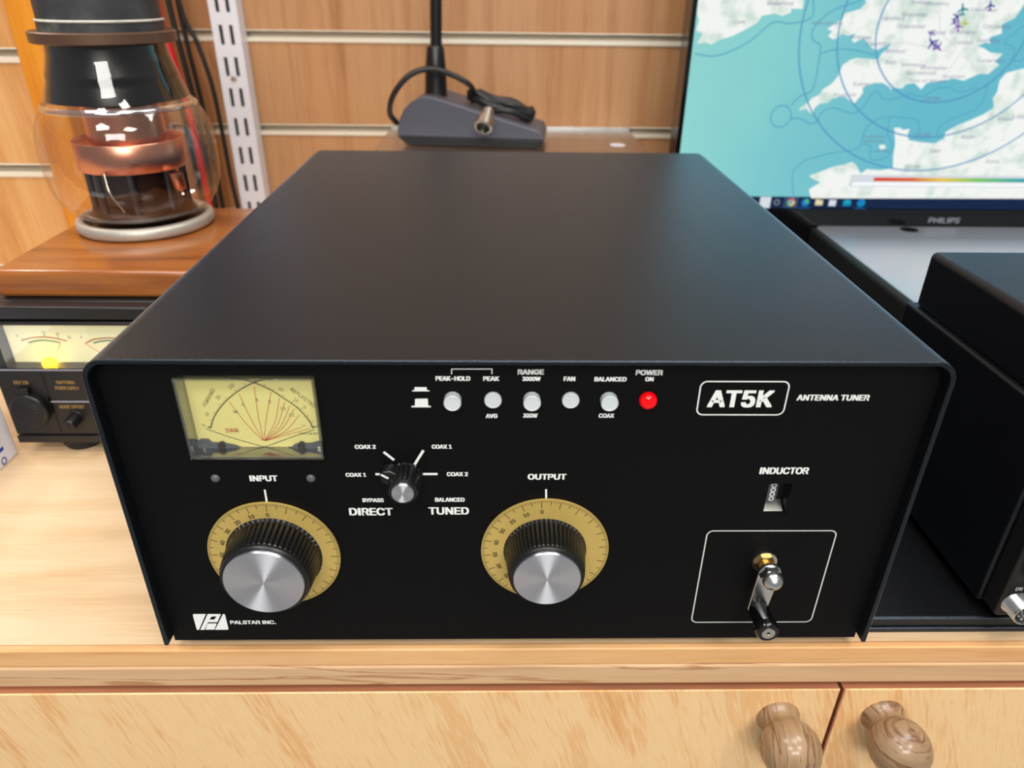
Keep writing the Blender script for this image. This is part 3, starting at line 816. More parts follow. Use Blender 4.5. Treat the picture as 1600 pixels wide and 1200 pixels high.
# dials and knobs
def fluted(bm, org, r0, r1, ybase, yfront, nfl, depth=0.05):
    n = nfl * 4
    md = lambda i, k: 1.0 if k not in (1, 2, 3) else (1 - depth if i % 4 in (0,) else 1.0)
    L = ybase - yfront
    prof = [(r0 * 1.03, 0), (r0, L * 0.06), (r0 * 0.5 + r1 * 0.5, L * 0.5), (r1 * 1.005, L * 0.86), (r1 * 0.985, L * 0.88), (r1 * 0.985, L * 0.95), (r1 * 0.95, L)]
    lathe(bm, prof, (org[0], ybase, org[1]), (0, -1, 0), n, md)
def big_dial(cx, cz, rd, zero, rcap, rk, rkb, yfront):
    bm = new()
    lathe(bm, [(rd, 0), (rd, 0.0012)], (cx, 0.0056, cz), (0, -1, 0), 128)
    d = obj('dial', bm, M['gold'], tuner)
    f = Flat()
    for k in range(200):
        a = math.radians(90 + zero + 1.8 * k)
        ln = 0.0042 if k % 10 == 0 else (0.0026 if k % 5 == 0 else 0.0014)
        c, s = math.cos(a), math.sin(a)
        f.stroke([(cx + c * (rd - 0.0002), cz + s * (rd - 0.0002)), (cx + c * (rd - ln), cz + s * (rd - ln))], 0.00026 if k % 5 == 0 else 0.00018)
    for k in range(0, 11):
        a = math.radians(90 + zero + 18 * k)
        s = str(10 * k)
        f.text(s, cx + math.cos(a) * (rd - 0.0061), cz + math.sin(a) * (rd - 0.0061), 0.0013 * len(s), 0.0020, 0, 0.0001, a - PI / 2, 0.03)
    f.build('dial_scale', front(0.0044), M['dial_ink'], d)
    bm = new()
    fluted(bm, (cx, cz), rkb, rk, 0.0042, yfront + 0.0008, 54)
    kn = obj('tuning_knob', bm, M['black'], tuner, sharp=25)
    bm = new()
    lathe(bm, [(rcap, 0), (rcap, 0.0010), (rcap * 0.985, 0.0013)], (cx, yfront + 0.0009, cz), (0, -1, 0), 96)
    obj('knob_cap', bm, M['cap'], kn, sharp=30)
big_dial(-0.1078, 0.0510, 0.0287, -1.0, 0.0168, 0.0190, 0.0203, -0.0122)
big_dial(0.0110, 0.0532, 0.0281, 5.0, 0.0142, 0.0162, 0.0177, -0.0128)

# selector switch
rx, rz = -0.0480, 0.0925
bm = new()
fluted(bm, (rx, rz), 0.0070, 0.0062, 0.0057, -0.0048, 20, 0.08)
kn = obj('selector_knob', bm, M['black'], tuner, sharp=25)
bm = new()
lathe(bm, [(0.0045, 0), (0.0045, 0.0012), (0.0043, 0.0014)], (rx, -0.0046, rz), (0, -1, 0), 48)
obj('knob_cap', bm, M['cap'], kn, sharp=30)
bm = new()
a = math.radians(147)
ca, sa = math.cos(a), math.sin(a)
pt = [(0.003, -0.0036), (0.0085, -0.0032), (0.0108, -0.0012), (0.0108, 0.0012), (0.0085, 0.0032), (0.003, 0.0036)]
prism(bm, pt, lambda u, v: (rx + ca * u - sa * v, -0.0008, rz + sa * u + ca * v), lambda u, v: (rx + ca * u - sa * v, 0.0055, rz + sa * u + ca * v))
pn = obj('pointer', bm, M['black'], kn, 0.0005)
f = Flat()
f.stroke([(rx + ca * 0.0072, rz + sa * 0.0072), (rx + ca * 0.0106, rz + sa * 0.0106)], 0.0009, 0, 0.0001)
pb = Flat()

f.build('pointer_line', front(-0.0008), M['ink'], kn)

# push buttons and lamp
for x, yf in ((-0.0275, 0.0024), (-0.0118, 0.0046), (0.0034, 0.0024), (0.0186, 0.0046), (0.0336, 0.0024)):
    bm = new()
    r = 0.0034
    lathe(bm, [(r, 0), (r, 0.0058 - yf), (r * 0.93, 0.0058 - yf + 0.0003), (r * 0.86, 0.0058 - yf + 0.0003), (r * 0.82, 0.0058 - yf + 0.0001)], (x, 0.0058, 0.1296), (0, -1, 0), 40)
    obj('push_button', bm, M['button'], tuner, sharp=30)
bm = new()
lathe(bm, [(0.0035, 0), (0.0035, 0.0012), (0.0033, 0.0020), (0.0026, 0.0028), (0.0014, 0.0033), (0.0002, 0.0034)], (0.0490, 0.0058, 0.1296), (0, -1, 0), 40)
o = obj('power_lamp', bm, M['red'], tuner, sharp=60)
o['label'] = 'round red power lamp'
for x in (-0.1265, -0.0873):
    bm = new()
    lathe(bm, [(0.0019, 0), (0.0018, 0.0005), (0.0012, 0.0010), (0.0002, 0.0012)], (x, 0.0059, 0.0916), (0, -1, 0), 24)
    obj('panel_screw', bm, M['meter_grey'], tuner, sharp=60)

# turns counter
bm = new()
cx0, cx1, cz0, cz1 = 0.1048, 0.1145, 0.0728, 0.0885
bx(bm, cx0 - 0.001, cx1 + 0.001, 0.0125, 0.0135, cz0 - 0.001, cz1 + 0.001)
bx(bm, cx0 - 0.001, cx0, 0.0081, 0.0125, cz0 - 0.001, cz1 + 0.001)
bx(bm, cx1, cx1 + 0.001, 0.0081, 0.0125, cz0 - 0.001, cz1 + 0.001)
cnt = obj('turns_counter', bm, M['black'], tuner)
bm = new()
prism(bm, [(0.0075, cz0), (0.0122, cz0), (0.0122, cz0 + 0.0030)], lambda u, v: (cx0 + 0.0006, u, v), lambda u, v: (cx1 - 0.0006, u, v))
obj('sill', bm, M['nickel'], cnt)
bm = new()
lathe(bm, [(0.0035, 0), (0.0035, 0.013)], (0.1088, 0.0138, 0.0750), (0, 0, 1), 32)
wh = obj('number_wheel', bm, M['meter_grey'], cnt)
f = Flat()
for k in range(5):
    f.stroke(rrect(0.1088 - 0.0009, 0.1088 + 0.0009, 0.0768 + 0.00235 * k, 0.0768 + 0.00235 * k + 0.0017, 0.0006), 0.00042, closed=True)
f.build('digits', front(0.0101), M['ink'], cnt)

# crank
gx, gz = 0.1102, 0.0455
bm = new()
lathe(bm, [(0.0056, 0), (0.0056, 0.0008)], (gx, 0.0059, gz), (0, -1, 0), 32, mat=1)
lathe(bm, [(0.0047, 0.0008), (0.0047, 0.0030)], (gx, 0.0059, gz), (0, -1, 0), 6)
lathe(bm, [(0.0031, 0.0030), (0.0031, 0.0062)], (gx, 0.0059, gz), (0, -1, 0), 24)
crank = obj('crank', bm, [M['brass'], M['nickel']], tuner)
bm = new()
arm = []
L = 0.0205
for i in range(13):
    a = PI * i / 12
    arm.append((0.0050 * math.cos(a), 0.0050 * math.sin(a)))
for i in range(13):
    a = PI + PI * i / 12
    arm.append((-0.0018 + 0.0044 * math.cos(a), -L + 0.0044 * math.sin(a)))
prism(bm, arm, lambda u, v: (gx + u, -0.0022, gz + v), lambda u, v: (gx + u, -0.0004, gz + v))
obj('arm', bm, M['chrome'], crank, 0.0003)
bm = new()
lathe(bm, [(0.0050, 0), (0.0050, 0.0030)], (gx, -0.0021, gz), (0, -1, 0), 6)
lathe(bm, [(0.0045, 0.0030), (0.0045, 0.0044), (0.0040, 0.0058), (0.0029, 0.0072), (0.0014, 0.0081), (0.0002, 0.0083)], (gx, -0.0021, gz), (0, -1, 0), 24)
obj('acorn_nut', bm, M['chrome'], crank, sharp=45)
bm = new()
hx, hz = gx - 0.0018, gz - L
lathe(bm, [(0.0040, 0), (0.0045, 0.0008), (0.0047, 0.0092), (0.0052, 0.0104), (0.0052, 0.0135), (0.0045, 0.0147)], (hx, -0.0022, hz), (0, -1, 0), 36)
hd = obj('handle', bm, M['gloss_black'], crank, sharp=50)
bm = new()
lathe(bm, [(0.0029, 0), (0.0029, 0.0006), (0.0010, 0.0006), (0.0008, 0.0002)], (hx, -0.0166, hz), (0, -1, 0), 24)
obj('handle_screw', bm, M['nickel'], hd)

# ================================================================== POWER SUPPLY ON THE LEFT
SY = 0.172
ps = thing('power_supply', 'black bench power supply with glowing twin meter under the varnished board', 'power supply', (-0.26, 0.27, DZ))
px0, px1, pz0, pz1 = -0.3290, -0.1820, 0.0003, 0.0972
bm = new()
bx(bm, px0, px1, SY + 0.010, 0.33, pz0 + 0.001, pz1)
bx(bm, px0, px1, SY, SY + 0.010, pz1 - 0.0085, pz1)
case = obj('case', bm, M['psu_black'], ps, 0.0012)
bm = new()
bx(bm, px0, px1, SY, SY + 0.010, 0.0062, 0.0560)
bx(bm, px0, px1, SY - 0.001, SY + 0.010, 0.0, 0.0054)
bx(bm, px0, -0.3195, SY, SY + 0.010, 0.0560, pz1 - 0.0085)
bx(bm, px1 - 0.006, px1, SY, SY + 0.010, 0.0560, pz1 - 0.0085)
bx(bm, px0, px1, SY - 0.0006, SY + 0.010, pz1 - 0.0118, pz1 - 0.0096)
fp = obj('front_panel', bm, M['psu_black'], ps, 0.0005)
bm = new()
bx(bm, px0 + 0.0005, px1 - 0.0005, SY - 0.0004, SY, 0.0540, 0.0548)
bx(bm, -0.2995, px1 - 0.0005, SY - 0.0004, SY, 0.0309, 0.0317)
obj('trim_line', bm, M['psu_trim'], fp)
bm = new()
bx(bm, -0.3004, -0.2990, SY - 0.0003, SY, 0.0065, 0.0540)
obj('panel_joint', bm, M['gloss_black'], fp)
for (s, cx, cz, w, h) in S_TEXT:
    printed('lettering', s, cx, cz, w, h, SY, M['gold_ink'], fp, 0.0)
# lit meter
wz0, wz1 = 0.0560, pz1 - 0.0118
bm = new()
bx(bm, -0.3190, px1 - 0.006, SY + 0.008, SY + 0.0095, wz0, wz1)
mt = obj('meter_face', bm, M['psu_plate'], ps)
mt['label'] = 'ivory twin meter face lit by a yellow bulb'
f = Flat()
f.curve(S_ARCT, 0.0009, 0); f.curve(S_ARCB, 0.0010, 1)
f.curve(S_ARCT2, 0.0009, 0)
f.curve([(a + 0.0409, b) for a, b in S_ARCB], 0.0010, 1)
for i, s in enumerate(('0', '10', '20', '30', '0')): f.text(s, S_NUM[i][0], S_NUM[i][1], 0.0011 * len(s), 0.0019, 2, 0.0001, 0, 0.0)
f.text('V', S_NUM[5][0], S_NUM[5][1], 0.0014, 0.0021, 2, 0.0001, 0, 0.0)
for a, b in ((0, 0), (2, 1), (3, 2), (4, 3)):
    pass
f.stroke([S_NUM[6], S_NUM[7]], 0.0004, 3, 0.0002)
f.stroke([(-0.2715, 0.0695), (-0.2625, 0.0620)], 0.0004, 3, 0.0002)
f.stroke([(-0.3101, 0.0735), (-0.3088, 0.0722)], 0.0003, 2); f.stroke([(-0.2952, 0.0757), (-0.2952, 0.0737)], 0.0003, 2); f.stroke([(-0.2868, 0.0745), (-0.2872, 0.0728)], 0.0003, 2)
f.build('meter_scale', front(SY + 0.008), [M['psu_orange'], M['psu_green'], M['dial_ink'], M['psu_red']], mt)
bm = new()
bmesh.ops.create_uvsphere(bm, u_segments=20, v_segments=12, radius=0.0042, matrix=Matrix.Translation((-0.2955, SY + 0.0050, 0.0568)))
obj('meter_bulb', bm, M['psu_bulb'], mt)
bm = new()
bx(bm, -0.3192, px1 - 0.0062, SY - 0.0006, SY + 0.0002, wz0, wz1)
obj('meter_window', bm, M['pane'], mt)
# socket cover, knob, feet
bm = new()
c = S_CAP[0]
lathe(bm, [(0.0112, 0), (0.0118, 0.001), (0.0118, 0.0045), (0.0110, 0.0055)], (c[0], SY, c[1]), (0, -1, 0), 48)
bx(bm, c[0] - 0.0042, c[0] + 0.0030, SY - 0.004, SY, c[1] + 0.0100, c[1] + 0.0160)
for k in range(3):
    bx(bm, c[0] - 0.0068, c[0] + 0.0068, SY - 0.0060, SY - 0.0053, c[1] - 0.0005 + 0.0022 * k, c[1] + 0.0004 + 0.0022 * k)
obj('socket_cover', bm, M['black'], ps, 0.0004)
bm = new()
c = S_KNOB[0]
lathe(bm, [(0.0056, 0), (0.0056, 0.0006)], (c[0], SY, c[1]), (0, -1, 0), 32)
lathe(bm, [(0.0043, 0.0006), (0.0040, 0.0095), (0.0036, 0.0102)], (c[0], SY, c[1]), (0, -1, 0), 32)
bx(bm, c[0] - 0.0006, c[0] + 0.0006, SY - 0.0105, SY - 0.0095, c[1] - 0.0036, c[1] + 0.0036)
obj('offset_knob', bm, M['black'], ps, 0.0003)
for x in (-0.2945, -0.205):
    for y in (0.186, 0.31):
        bm = new()
        lathe(bm, [(0.0115, 0), (0.0132, 0.003), (0.0132, 0.0083)], (x, y, DZ), (0, 0, 1), 32)
        obj('foot', bm, M['rubber'], ps)

# ================================================================== VARNISHED BOARD
bm = new()
bx(bm, -0.3200, -0.1720, 0.1865, 0.3330, 0.0974, 0.1150)
tag(obj('wooden_board', bm, M['board'], None, 0.0030, 3), 'thick varnished mahogany-brown board lying on the power supply, under the glass tube', 'board')

# ================================================================== TRANSMITTING TUBE
tx, ty, tz = -0.2655, 0.2860, 0.1150
tb = thing('vacuum_tube', 'big glass transmitting vacuum tube standing on the varnished board', 'vacuum tube', (tx, ty, tz))
def tl(name, prof, mat, parent=tb, n=64, cap0=False, cap1=False, sharp=60):
    bm = new()
    lathe(bm, prof, (tx, ty, 0), (0, 0, 1), n, None, cap0, cap1)
    return obj(name, bm, mat, parent, sharp=sharp)
tl('base_ring', [(0.0400, 0.1165), (0.0445, 0.1156), (0.0462, 0.1175), (0.0462, 0.1215), (0.0445, 0.1238), (0.0412, 0.1238), (0.0400, 0.1218), (0.0400, 0.1165)], M['pewter'])
bm = new()
lathe(bm, [(0.036, 0.1152), (0.036, 0.1195)], (tx, ty, 0), (0, 0, 1), 48)
obj('base_plate', bm, M['dark_tube'], tb)
tl('glass_bulb', [(0.0360, 0.1235), (0.0410, 0.1260), (0.0465, 0.1305), (0.0515, 0.1375), (0.0548, 0.1460), (0.0562, 0.1560), (0.0565, 0.1680), (0.0560, 0.1780), (0.0545, 0.1860), (0.0515, 0.1925), (0.0478, 0.1975), (0.0452, 0.2020), (0.0430, 0.2085), (0.0398, 0.2195), (0.0372, 0.2290), (0.0365, 0.2360)], M['glass'])
tl('weld_ring', [(0.0484, 0.1968), (0.0488, 0.1980), (0.0476, 0.1994), (0.0466, 0.2004)], M['weld'])
tl('black_sleeve', [(0.0300, 0.2018), (0.0432, 0.2020), (0.0424, 0.2060), (0.0408, 0.2110), (0.0396, 0.2150), (0.0402, 0.2165), (0.0394, 0.2185), (0.0376, 0.2240), (0.0362, 0.2290), (0.0355, 0.2358)], M['sleeve'])
an = tl('anode', [(0.0300, 0.1590), (0.0346, 0.1577), (0.0352, 0.1585), (0.0356, 0.1758), (0.0349, 0.1765), (0.0339, 0.1760), (0.0336, 0.1740), (0.0250, 0.1740), (0.0245, 0.1985)], M['copper'])
tl('anode_core', [(0.0290, 0.1605), (0.0255, 0.1590), (0.0240, 0.1320), (0.0330, 0.1300), (0.0345, 0.1250)], M['dark_tube'])
for k in range(8):
    bm = new()
    a = 2 * PI * (k + 0.4) / 8
    lathe(bm, [(0.0024, 0.1285), (0.0024, 0.1600)], (tx + 0.0305 * math.cos(a), ty + 0.0305 * math.sin(a), 0), (0, 0, 1), 12)
    obj('support_rod', bm, M['steel_dark'], tb)
bm = new()
lathe(bm, [(0.0045, 0), (0.0045, 0.010), (0.0030, 0.012)], (tx + 0.034, ty - 0.016, 0.1560), (0.1, 0, -1), 16)
obj('anode_lug', bm, M['copper'], tb)
bm = new()
tube(bm, [(tx - 0.004, ty - 0.036, 0.1590), (tx - 0.001, ty - 0.040, 0.1470), (tx + 0.004, ty - 0.037, 0.1340)], 0.0006, 8)
obj('getter_wire', bm, M['nickel'], tb)
tl('flange', [(0.0345, 0.2360), (0.0425, 0.2362), (0.0435, 0.2370), (0.0435, 0.2425), (0.0425, 0.2432), (0.0370, 0.2432)], M['bronze'], sharp=30)
tl('top_cap', [(0.0372, 0.2430), (0.0372, 0.2475), (0.0364, 0.2482), (0.0362, 0.3100), (0.0340, 0.3140), (0.0100, 0.3150)], M['dusty_black'], cap1=True, sharp=40)
rnd = random.Random(4)
bm = new()
lathe(bm, [(0.0368, 0.2482), (0.0376, 0.2488), (0.0376, 0.2494), (0.0366, 0.2500)], (tx, ty, 0), (0, 0, 1), 72, lambda i, k: 1 + 0.008 * rnd.random(), False, False)
obj('paint_line', bm, M['dust'], tb)

# ================================================================== WHITE CARTON AT THE LEFT EDGE
ct = thing('carton', 'white carton with blue lettering standing left of the black power supply', 'box', (-0.36, 0.19, DZ))
bm = new()
bx(bm, -0.395, -0.3315, 0.060, 0.1705, DZ, 0.052)
cb = obj('body', bm, M['white_card'], ct, 0.001)
f = Flat()
f.text('Icom', 0.0235, 0.1545, 0.042, 0.010, 0, 0.0001, 0, 0.0)
f.circle((-0.0042, 0.1530), 0.0022, 0.0010, 0, 0.0001, 20)
# u runs up the face, v runs forward along it
f.build('lettering', lambda u, v, d: (-0.3315 + d, 0.309 - v, u), M['blue_ink'], cb)

# ================================================================== SLOTTED UPRIGHT ON THE WALL
up_ = thing('shelving_upright', 'white slotted steel shelving upright fixed to the wall behind the tube', 'shelving upright', (-0.3055, 0.648, DZ))
bm = new()
ux0, ux1, uy = -0.3208, -0.2908, 0.6420
slots = []
z = 0.0180
k = 0
while z < 0.60:
    slots.append(z)
    z += 0.0320
loops = [[(ux0, DZ), (ux1, DZ), (ux1, 0.62), (ux0, 0.62)]]
for z in slots:
    for sx in (-0.0056, 0.0056):
        xm = (ux0 + ux1) / 2 + sx
        loops.append([(xm - 0.0020, z), (xm + 0.0020, z), (xm + 0.0020, z + 0.0195), (xm - 0.0020, z + 0.0195)])
flat = [p for l in loops for p in l]
F = [bm.verts.new((p[0], uy, p[1])) for p in flat]
B = [bm.verts.new((p[0], uy + 0.0016, p[1])) for p in flat]
for a in tessellate_polygon([[Vector((p[0], p[1], 0)) for p in l] for l in loops]):
    bm.faces.new([F[i] for i in a])
    bm.faces.new([B[i] for i in reversed(a)])
k = 0
for l in loops:
    n = len(l)
    for i in range(n): bm.faces.new((F[k + i], F[k + (i + 1) % n], B[k + (i + 1) % n], B[k + i]))
    k += n
bx(bm, ux0, ux0 + 0.0016, uy + 0.0016, 0.6632, DZ, 0.62)
bx(bm, ux1 - 0.0016, ux1, uy + 0.0016, 0.6632, DZ, 0.62)
obj('slotted_channel', bm, M['white_rail'], up_, smooth=False)
bm = new()
bx(bm, ux0 + 0.0018, ux1 - 0.0018, 0.6560, 0.6575, DZ, 0.62)
obj('channel_back', bm, M['slot_dark'], up_)
bm = new()
lathe(bm, [(0.0036, 0), (0.0030, 0.0010), (0.0008, 0.0014)], ((ux0 + ux1) / 2, uy, 0.1752), (0, -1, 0), 20)
obj('fixing_screw', bm, M['nickel'], up_)

# ================================================================== CABLES ON THE WALL
def cable(label, pts, r, mat):
    bm = new()
    tube(bm, pts, r, 12, 10)
    return tag(obj('cable', bm, mat, None, sharp=80), label, 'cable')
cable('red cable hanging down the slatted wall beside the black cables', [(-0.3720, 0.628, 0.60), (-0.3715, 0.628, 0.40), (-0.3690, 0.628, 0.255), (-0.3640, 0.628, 0.205), (-0.3590, 0.630, 0.150), (-0.3560, 0.632, 0.08), (-0.3550, 0.634, 0.0)], 0.0034, M['red_cable'])
cable('thick black cable hanging just right of the red one', [(-0.3610, 0.632, 0.60), (-0.3600, 0.632, 0.40), (-0.3580, 0.632, 0.255), (-0.3545, 0.632, 0.205), (-0.3510, 0.634, 0.150), (-0.3490, 0.634, 0.08), (-0.3480, 0.634, 0.0)], 0.0030, M['black_cable'])
cable('black cable hanging just left of the red one', [(-0.3790, 0.632, 0.60), (-0.3785, 0.632, 0.40), (-0.3765, 0.632, 0.255), (-0.3720, 0.634, 0.205), (-0.3680, 0.636, 0.150), (-0.3650, 0.636, 0.08), (-0.3640, 0.636, 0.0)], 0.0028, M['black_cable'])
cable('black cable hanging between the thick black cable and the bowed cable', [(-0.3540, 0.642, 0.60), (-0.3530, 0.642, 0.40), (-0.3520, 0.642, 0.255), (-0.3500, 0.642, 0.205), (-0.3470, 0.644, 0.150), (-0.3450, 0.644, 0.08), (-0.3440, 0.644, 0.0)], 0.0026, M['black_cable'])
cable('thin black cable bowing across the grooves to the foot of the white upright', [(-0.3480, 0.626, 0.60), (-0.3480, 0.626, 0.40), (-0.3455, 0.628, 0.253), (-0.3350, 0.630, 0.213), (-0.3270, 0.630, 0.172), (-0.3252, 0.632, 0.120), (-0.3250, 0.634, 0.07), (-0.3225, 0.634, 0.030), (-0.3200, 0.630, 0.0)], 0.0026, M['black_cable'])

# ================================================================== ACRYLIC SHELF WITH THE MICROPHONE
sh = thing('acrylic_shelf', 'clear acrylic shelf hooked into the slatted wall under the microphone', 'shelf', (0.004, 0.60, 0.117))
bm = new()
bx(bm, -0.1377, 0.1465, 0.500, 0.6630, 0.1175, 0.1205)
bx(bm, -0.1377, 0.1465, 0.6600, 0.6630, 0.1205, 0.1240)
obj('shelf_sheet', bm, M['acrylic'], sh, 0.0006)
bm = new()
lathe(bm, [(0.0082, 0), (0.0082, 0.0004)], (0.1192, 0.572, 0.1206), (0, 0, 1), 32)
o = obj('sticker', bm, M['white_card'], sh)
o['label'] = 'round white sticker'

mo = Vector((-0.1164, 0.5610, 0.1210))
ma = -0.10
mu = Vector((math.cos(ma), math.sin(ma), 0))
mv = Vector((-math.sin(ma), math.cos(ma), 0))
MD = 0.072
def mic(u, v, z): return mo + mu * u + mv * v + Vector((0, 0, z))
mi = thing('desk_microphone', 'black gooseneck desk microphone with wedge base standing on the clear shelf', 'microphone', mic(0.078, MD / 2, 0))
bm = new()
prof = [(0.0, 0.0085), (0.0010, 0.018), (0.0035, 0.027), (0.0085, 0.0355), (0.0160, 0.0425), (0.0250, 0.0475), (0.0330, 0.0490), (0.0400, 0.0480), (0.1510, 0.0170), (0.1555, 0.0085)]
prism(bm, prof, lambda u, z: mic(u, 0, z), lambda u, z: mic(u, MD, z))
base = obj('base', bm, M['grey_mic'], mi, 0.0015, 3)
bm = new()
prism(bm, [(0.0, 0.0085), (0.1555, 0.0085), (0.148, 0.0), (0.010, 0.0)], lambda u, z: mic(u, -0.0005, z), lambda u, z: mic(u, MD + 0.0005, z))
obj('base_skirt', bm, M['matt_black'], mi, 0.001)
cz_ = Vector((0, 0, 1))
sc = mic(0.0375, MD * 0.42, 0.0445)
bm = new()
lathe(bm, [(0.0125, 0), (0.0118, 0.004), (0.0112, 0.026), (0.0090, 0.048), (0.0080, 0.0495)], sc, (0.02, 0.0, 1), 32)
obj('neck_sleeve', bm, M['black'], mi, sharp=50)
bm = new()
n = 90
prof = []
for k in range(n + 1):
    prof.append((0.0064 if k % 2 else 0.0057, 0.048 + 0.0019 * k))
lathe(bm, prof, sc, (0.035, 0.0, 1), 20)
obj('gooseneck', bm, M['black'], mi, sharp=85)
bm = new()
rn = random.Random(3)
pts = [mic(-0.002, 0.010, 0.020), mic(-0.006, -0.002, 0.032), mic(0.000, -0.008, 0.050), mic(0.016, -0.006, 0.068), mic(0.036, -0.002, 0.075), mic(0.058, 0.004, 0.070), mic(0.078, 0.010, 0.058)]
def slope(u): return 0.0480 - (u - 0.04) / 0.111 * 0.031
for k in range(6):
    for j in range(10):
        a = 2 * PI * j / 10
        u = 0.108 + (0.034 + rn.uniform(-0.004, 0.003)) * math.cos(a + PI)
        v = 0.030 + (0.013 + rn.uniform(-0.003, 0.003)) * math.sin(a + PI)
        pts.append(mic(u, v, slope(u) + 0.004 + 0.0014 * k + rn.uniform(0, 0.001) + 0.003 * (j % 2)))
tube(bm, pts, 0.0030, 8, 5)
obj('coiled_cable', bm, M['black_cable'], mi, sharp=80)
bm = new()
pd = Vector((-0.25, -0.80, -0.62)).normalized()
ps_ = Vector((-0.0195, 0.5395, 0.1600))
lathe(bm, [(0.0045, 0), (0.0060, 0.002), (0.0060, 0.006), (0.0050, 0.007), (0.0068, 0.0085), (0.0068, 0.012), (0.0060, 0.0125), (0.0090, 0.014), (0.0092, 0.024), (0.0086, 0.0245), (0.0074, 0.0245), (0.0070, 0.019)], ps_, pd, 28, cap1=False)
pl = obj('plug', bm, M['nickel'], mi, sharp=30)
pl['label'] = 'silver microphone plug'
bm = new()
lathe(bm, [(0.0071, 0.0185), (0.0071, 0.0205)], ps_, pd, 24)
obj('plug_insert', bm, M['black'], pl)

# ================================================================== MONITOR
SYM_ = 0.52
mn = thing('computer_monitor', 'black computer monitor showing a turquoise sea map with range rings', 'monitor', (0.475, 0.55, 0.05))
sx0, sx1, sz0, sz1 = 0.1752, 0.7740, 0.0672, 0.4040
bm = new()
bx(bm, sx0 - 0.0050, sx1 + 0.0050, SYM_ + 0.0015, SYM_ + 0.028, 0.0016, sz1 + 0.006)
bx(bm, sx0 - 0.0050, sx0 - 0.0004, SYM_ - 0.0015, SYM_ + 0.0015, 0.0016, sz1 + 0.006)
bx(bm, sx1 + 0.0004, sx1 + 0.0050, SYM_ - 0.0015, SYM_ + 0.0015, 0.0016, sz1 + 0.006)
bx(bm, sx0 - 0.0004, sx1 + 0.0004, SYM_ - 0.0015, SYM_ + 0.0015, 0.0016, sz0 - 0.0006)
bx(bm, sx0 - 0.0004, sx1 + 0.0004, SYM_ - 0.0015, SYM_ + 0.0015, sz1, sz1 + 0.006)
obj('housing', bm, M['gloss_black'], mn)
bm = new()
bx(bm, 0.42, 0.53, 0.549, 0.6628, 0.20, 0.29)
obj('wall_bracket', bm, M['matt_black'], mn)
printed('brand_lettering', 'PHILIPS', (BEZ[0][0] + BEZ[1][0]) / 2, (BEZ[0][1] + BEZ[1][1]) / 2, BEZ[1][0] - BEZ[0][0], 0.0058, SYM_ - 0.0015, M['psu_trim'], mn, 0.0)
# the picture on the screen
def sea_mat():
    m = emis('screen_sea', rgb(130, 205, 207))
    nt = m.node_tree
    tc = nt.nodes.new('ShaderNodeTexCoord')
    sp = nt.nodes.new('ShaderNodeSeparateXYZ')
    mr = nt.nodes.new('ShaderNodeMapRange')
    mr.inputs['From Min'].default_value, mr.inputs['From Max'].default_value = 0.18, 0.50
    n = nt.nodes.new('ShaderNodeTexNoise')
    n.inputs['Scale'].default_value = 9
    ad = nt.nodes.new('ShaderNodeMath')
    ad.operation = 'MULTIPLY_ADD'
    ad.inputs[1].default_value = 0.5
    r = nt.nodes.new('ShaderNodeValToRGB')
    r.color_ramp.elements[0].position, r.color_ramp.elements[0].color = 0.2, rgb(146, 214, 208)
    r.color_ramp.elements[1].position, r.color_ramp.elements[1].color = 1.15 - 0.2, rgb(104, 186, 204)
    e = [x for x in nt.nodes if x.type == 'EMISSION'][0]
    nt.links.new(tc.outputs['Object'], sp.inputs[0])
    nt.links.new(sp.outputs['X'], mr.inputs['Value'])
    nt.links.new(tc.outputs['Object'], n.inputs['Vector'])
    nt.links.new(n.outputs['Fac'], ad.inputs[0])
    nt.links.new(mr.outputs[0], ad.inputs[2])
    nt.links.new(ad.outputs[0], r.inputs[0])
    nt.links.new(r.outputs[0], e.inputs[0])
    return m
def land_mat():
    m = emis('screen_land', rgb(240, 243, 238))
    nt = m.node_tree
    tc = nt.nodes.new('ShaderNodeTexCoord')
    n = nt.nodes.new('ShaderNodeTexNoise')
    n.inputs['Scale'].default_value = 70
    n.inputs['Detail'].default_value = 4
    r = nt.nodes.new('ShaderNodeValToRGB')
    r.color_ramp.elements[0].position, r.color_ramp.elements[0].color = 0.32, rgb(206, 224, 214)
    r.color_ramp.elements[1].position, r.color_ramp.elements[1].color = 0.52, rgb(242, 245, 241)
    e = [x for x in nt.nodes if x.type == 'EMISSION'][0]
    nt.links.new(tc.outputs['Object'], n.inputs['Vector'])
    nt.links.new(n.outputs['Fac'], r.inputs[0])
    nt.links.new(r.outputs[0], e.inputs[0])
    return m
def bar_mat():
    m = emis('screen_colour_bar', (1, 1, 1, 1))
    nt = m.node_tree
    tc = nt.nodes.new('ShaderNodeTexCoord')
    sp = nt.nodes.new('ShaderNodeSeparateXYZ')
    mr = nt.nodes.new('ShaderNodeMapRange')
    mr.inputs['From Min'].default_value, mr.inputs['From Max'].default_value = 0.381, 0.62
    r = nt.nodes.new('ShaderNodeValToRGB')
    el = r.color_ramp.elements
    cols = [(0, rgb(216, 62, 40)), (0.17, rgb(222, 92, 40)), (0.3, rgb(232, 200, 60)), (0.45, rgb(120, 200, 80)), (0.62, rgb(50, 170, 160)), (0.8, rgb(40, 80, 180)), (1.0, rgb(50, 40, 150))]
    while len(el) < len(cols): el.new(0.5)
    for e, (p, c) in zip(el, cols): e.position, e.color = p, c
    em = [x for x in nt.nodes if x.type == 'EMISSION'][0]
    nt.links.new(tc.outputs['Object'], sp.inputs[0])
    nt.links.new(sp.outputs['X'], mr.inputs['Value'])
    nt.links.new(mr.outputs[0], r.inputs[0])
    nt.links.new(r.outputs[0], em.inputs[0])
    return m
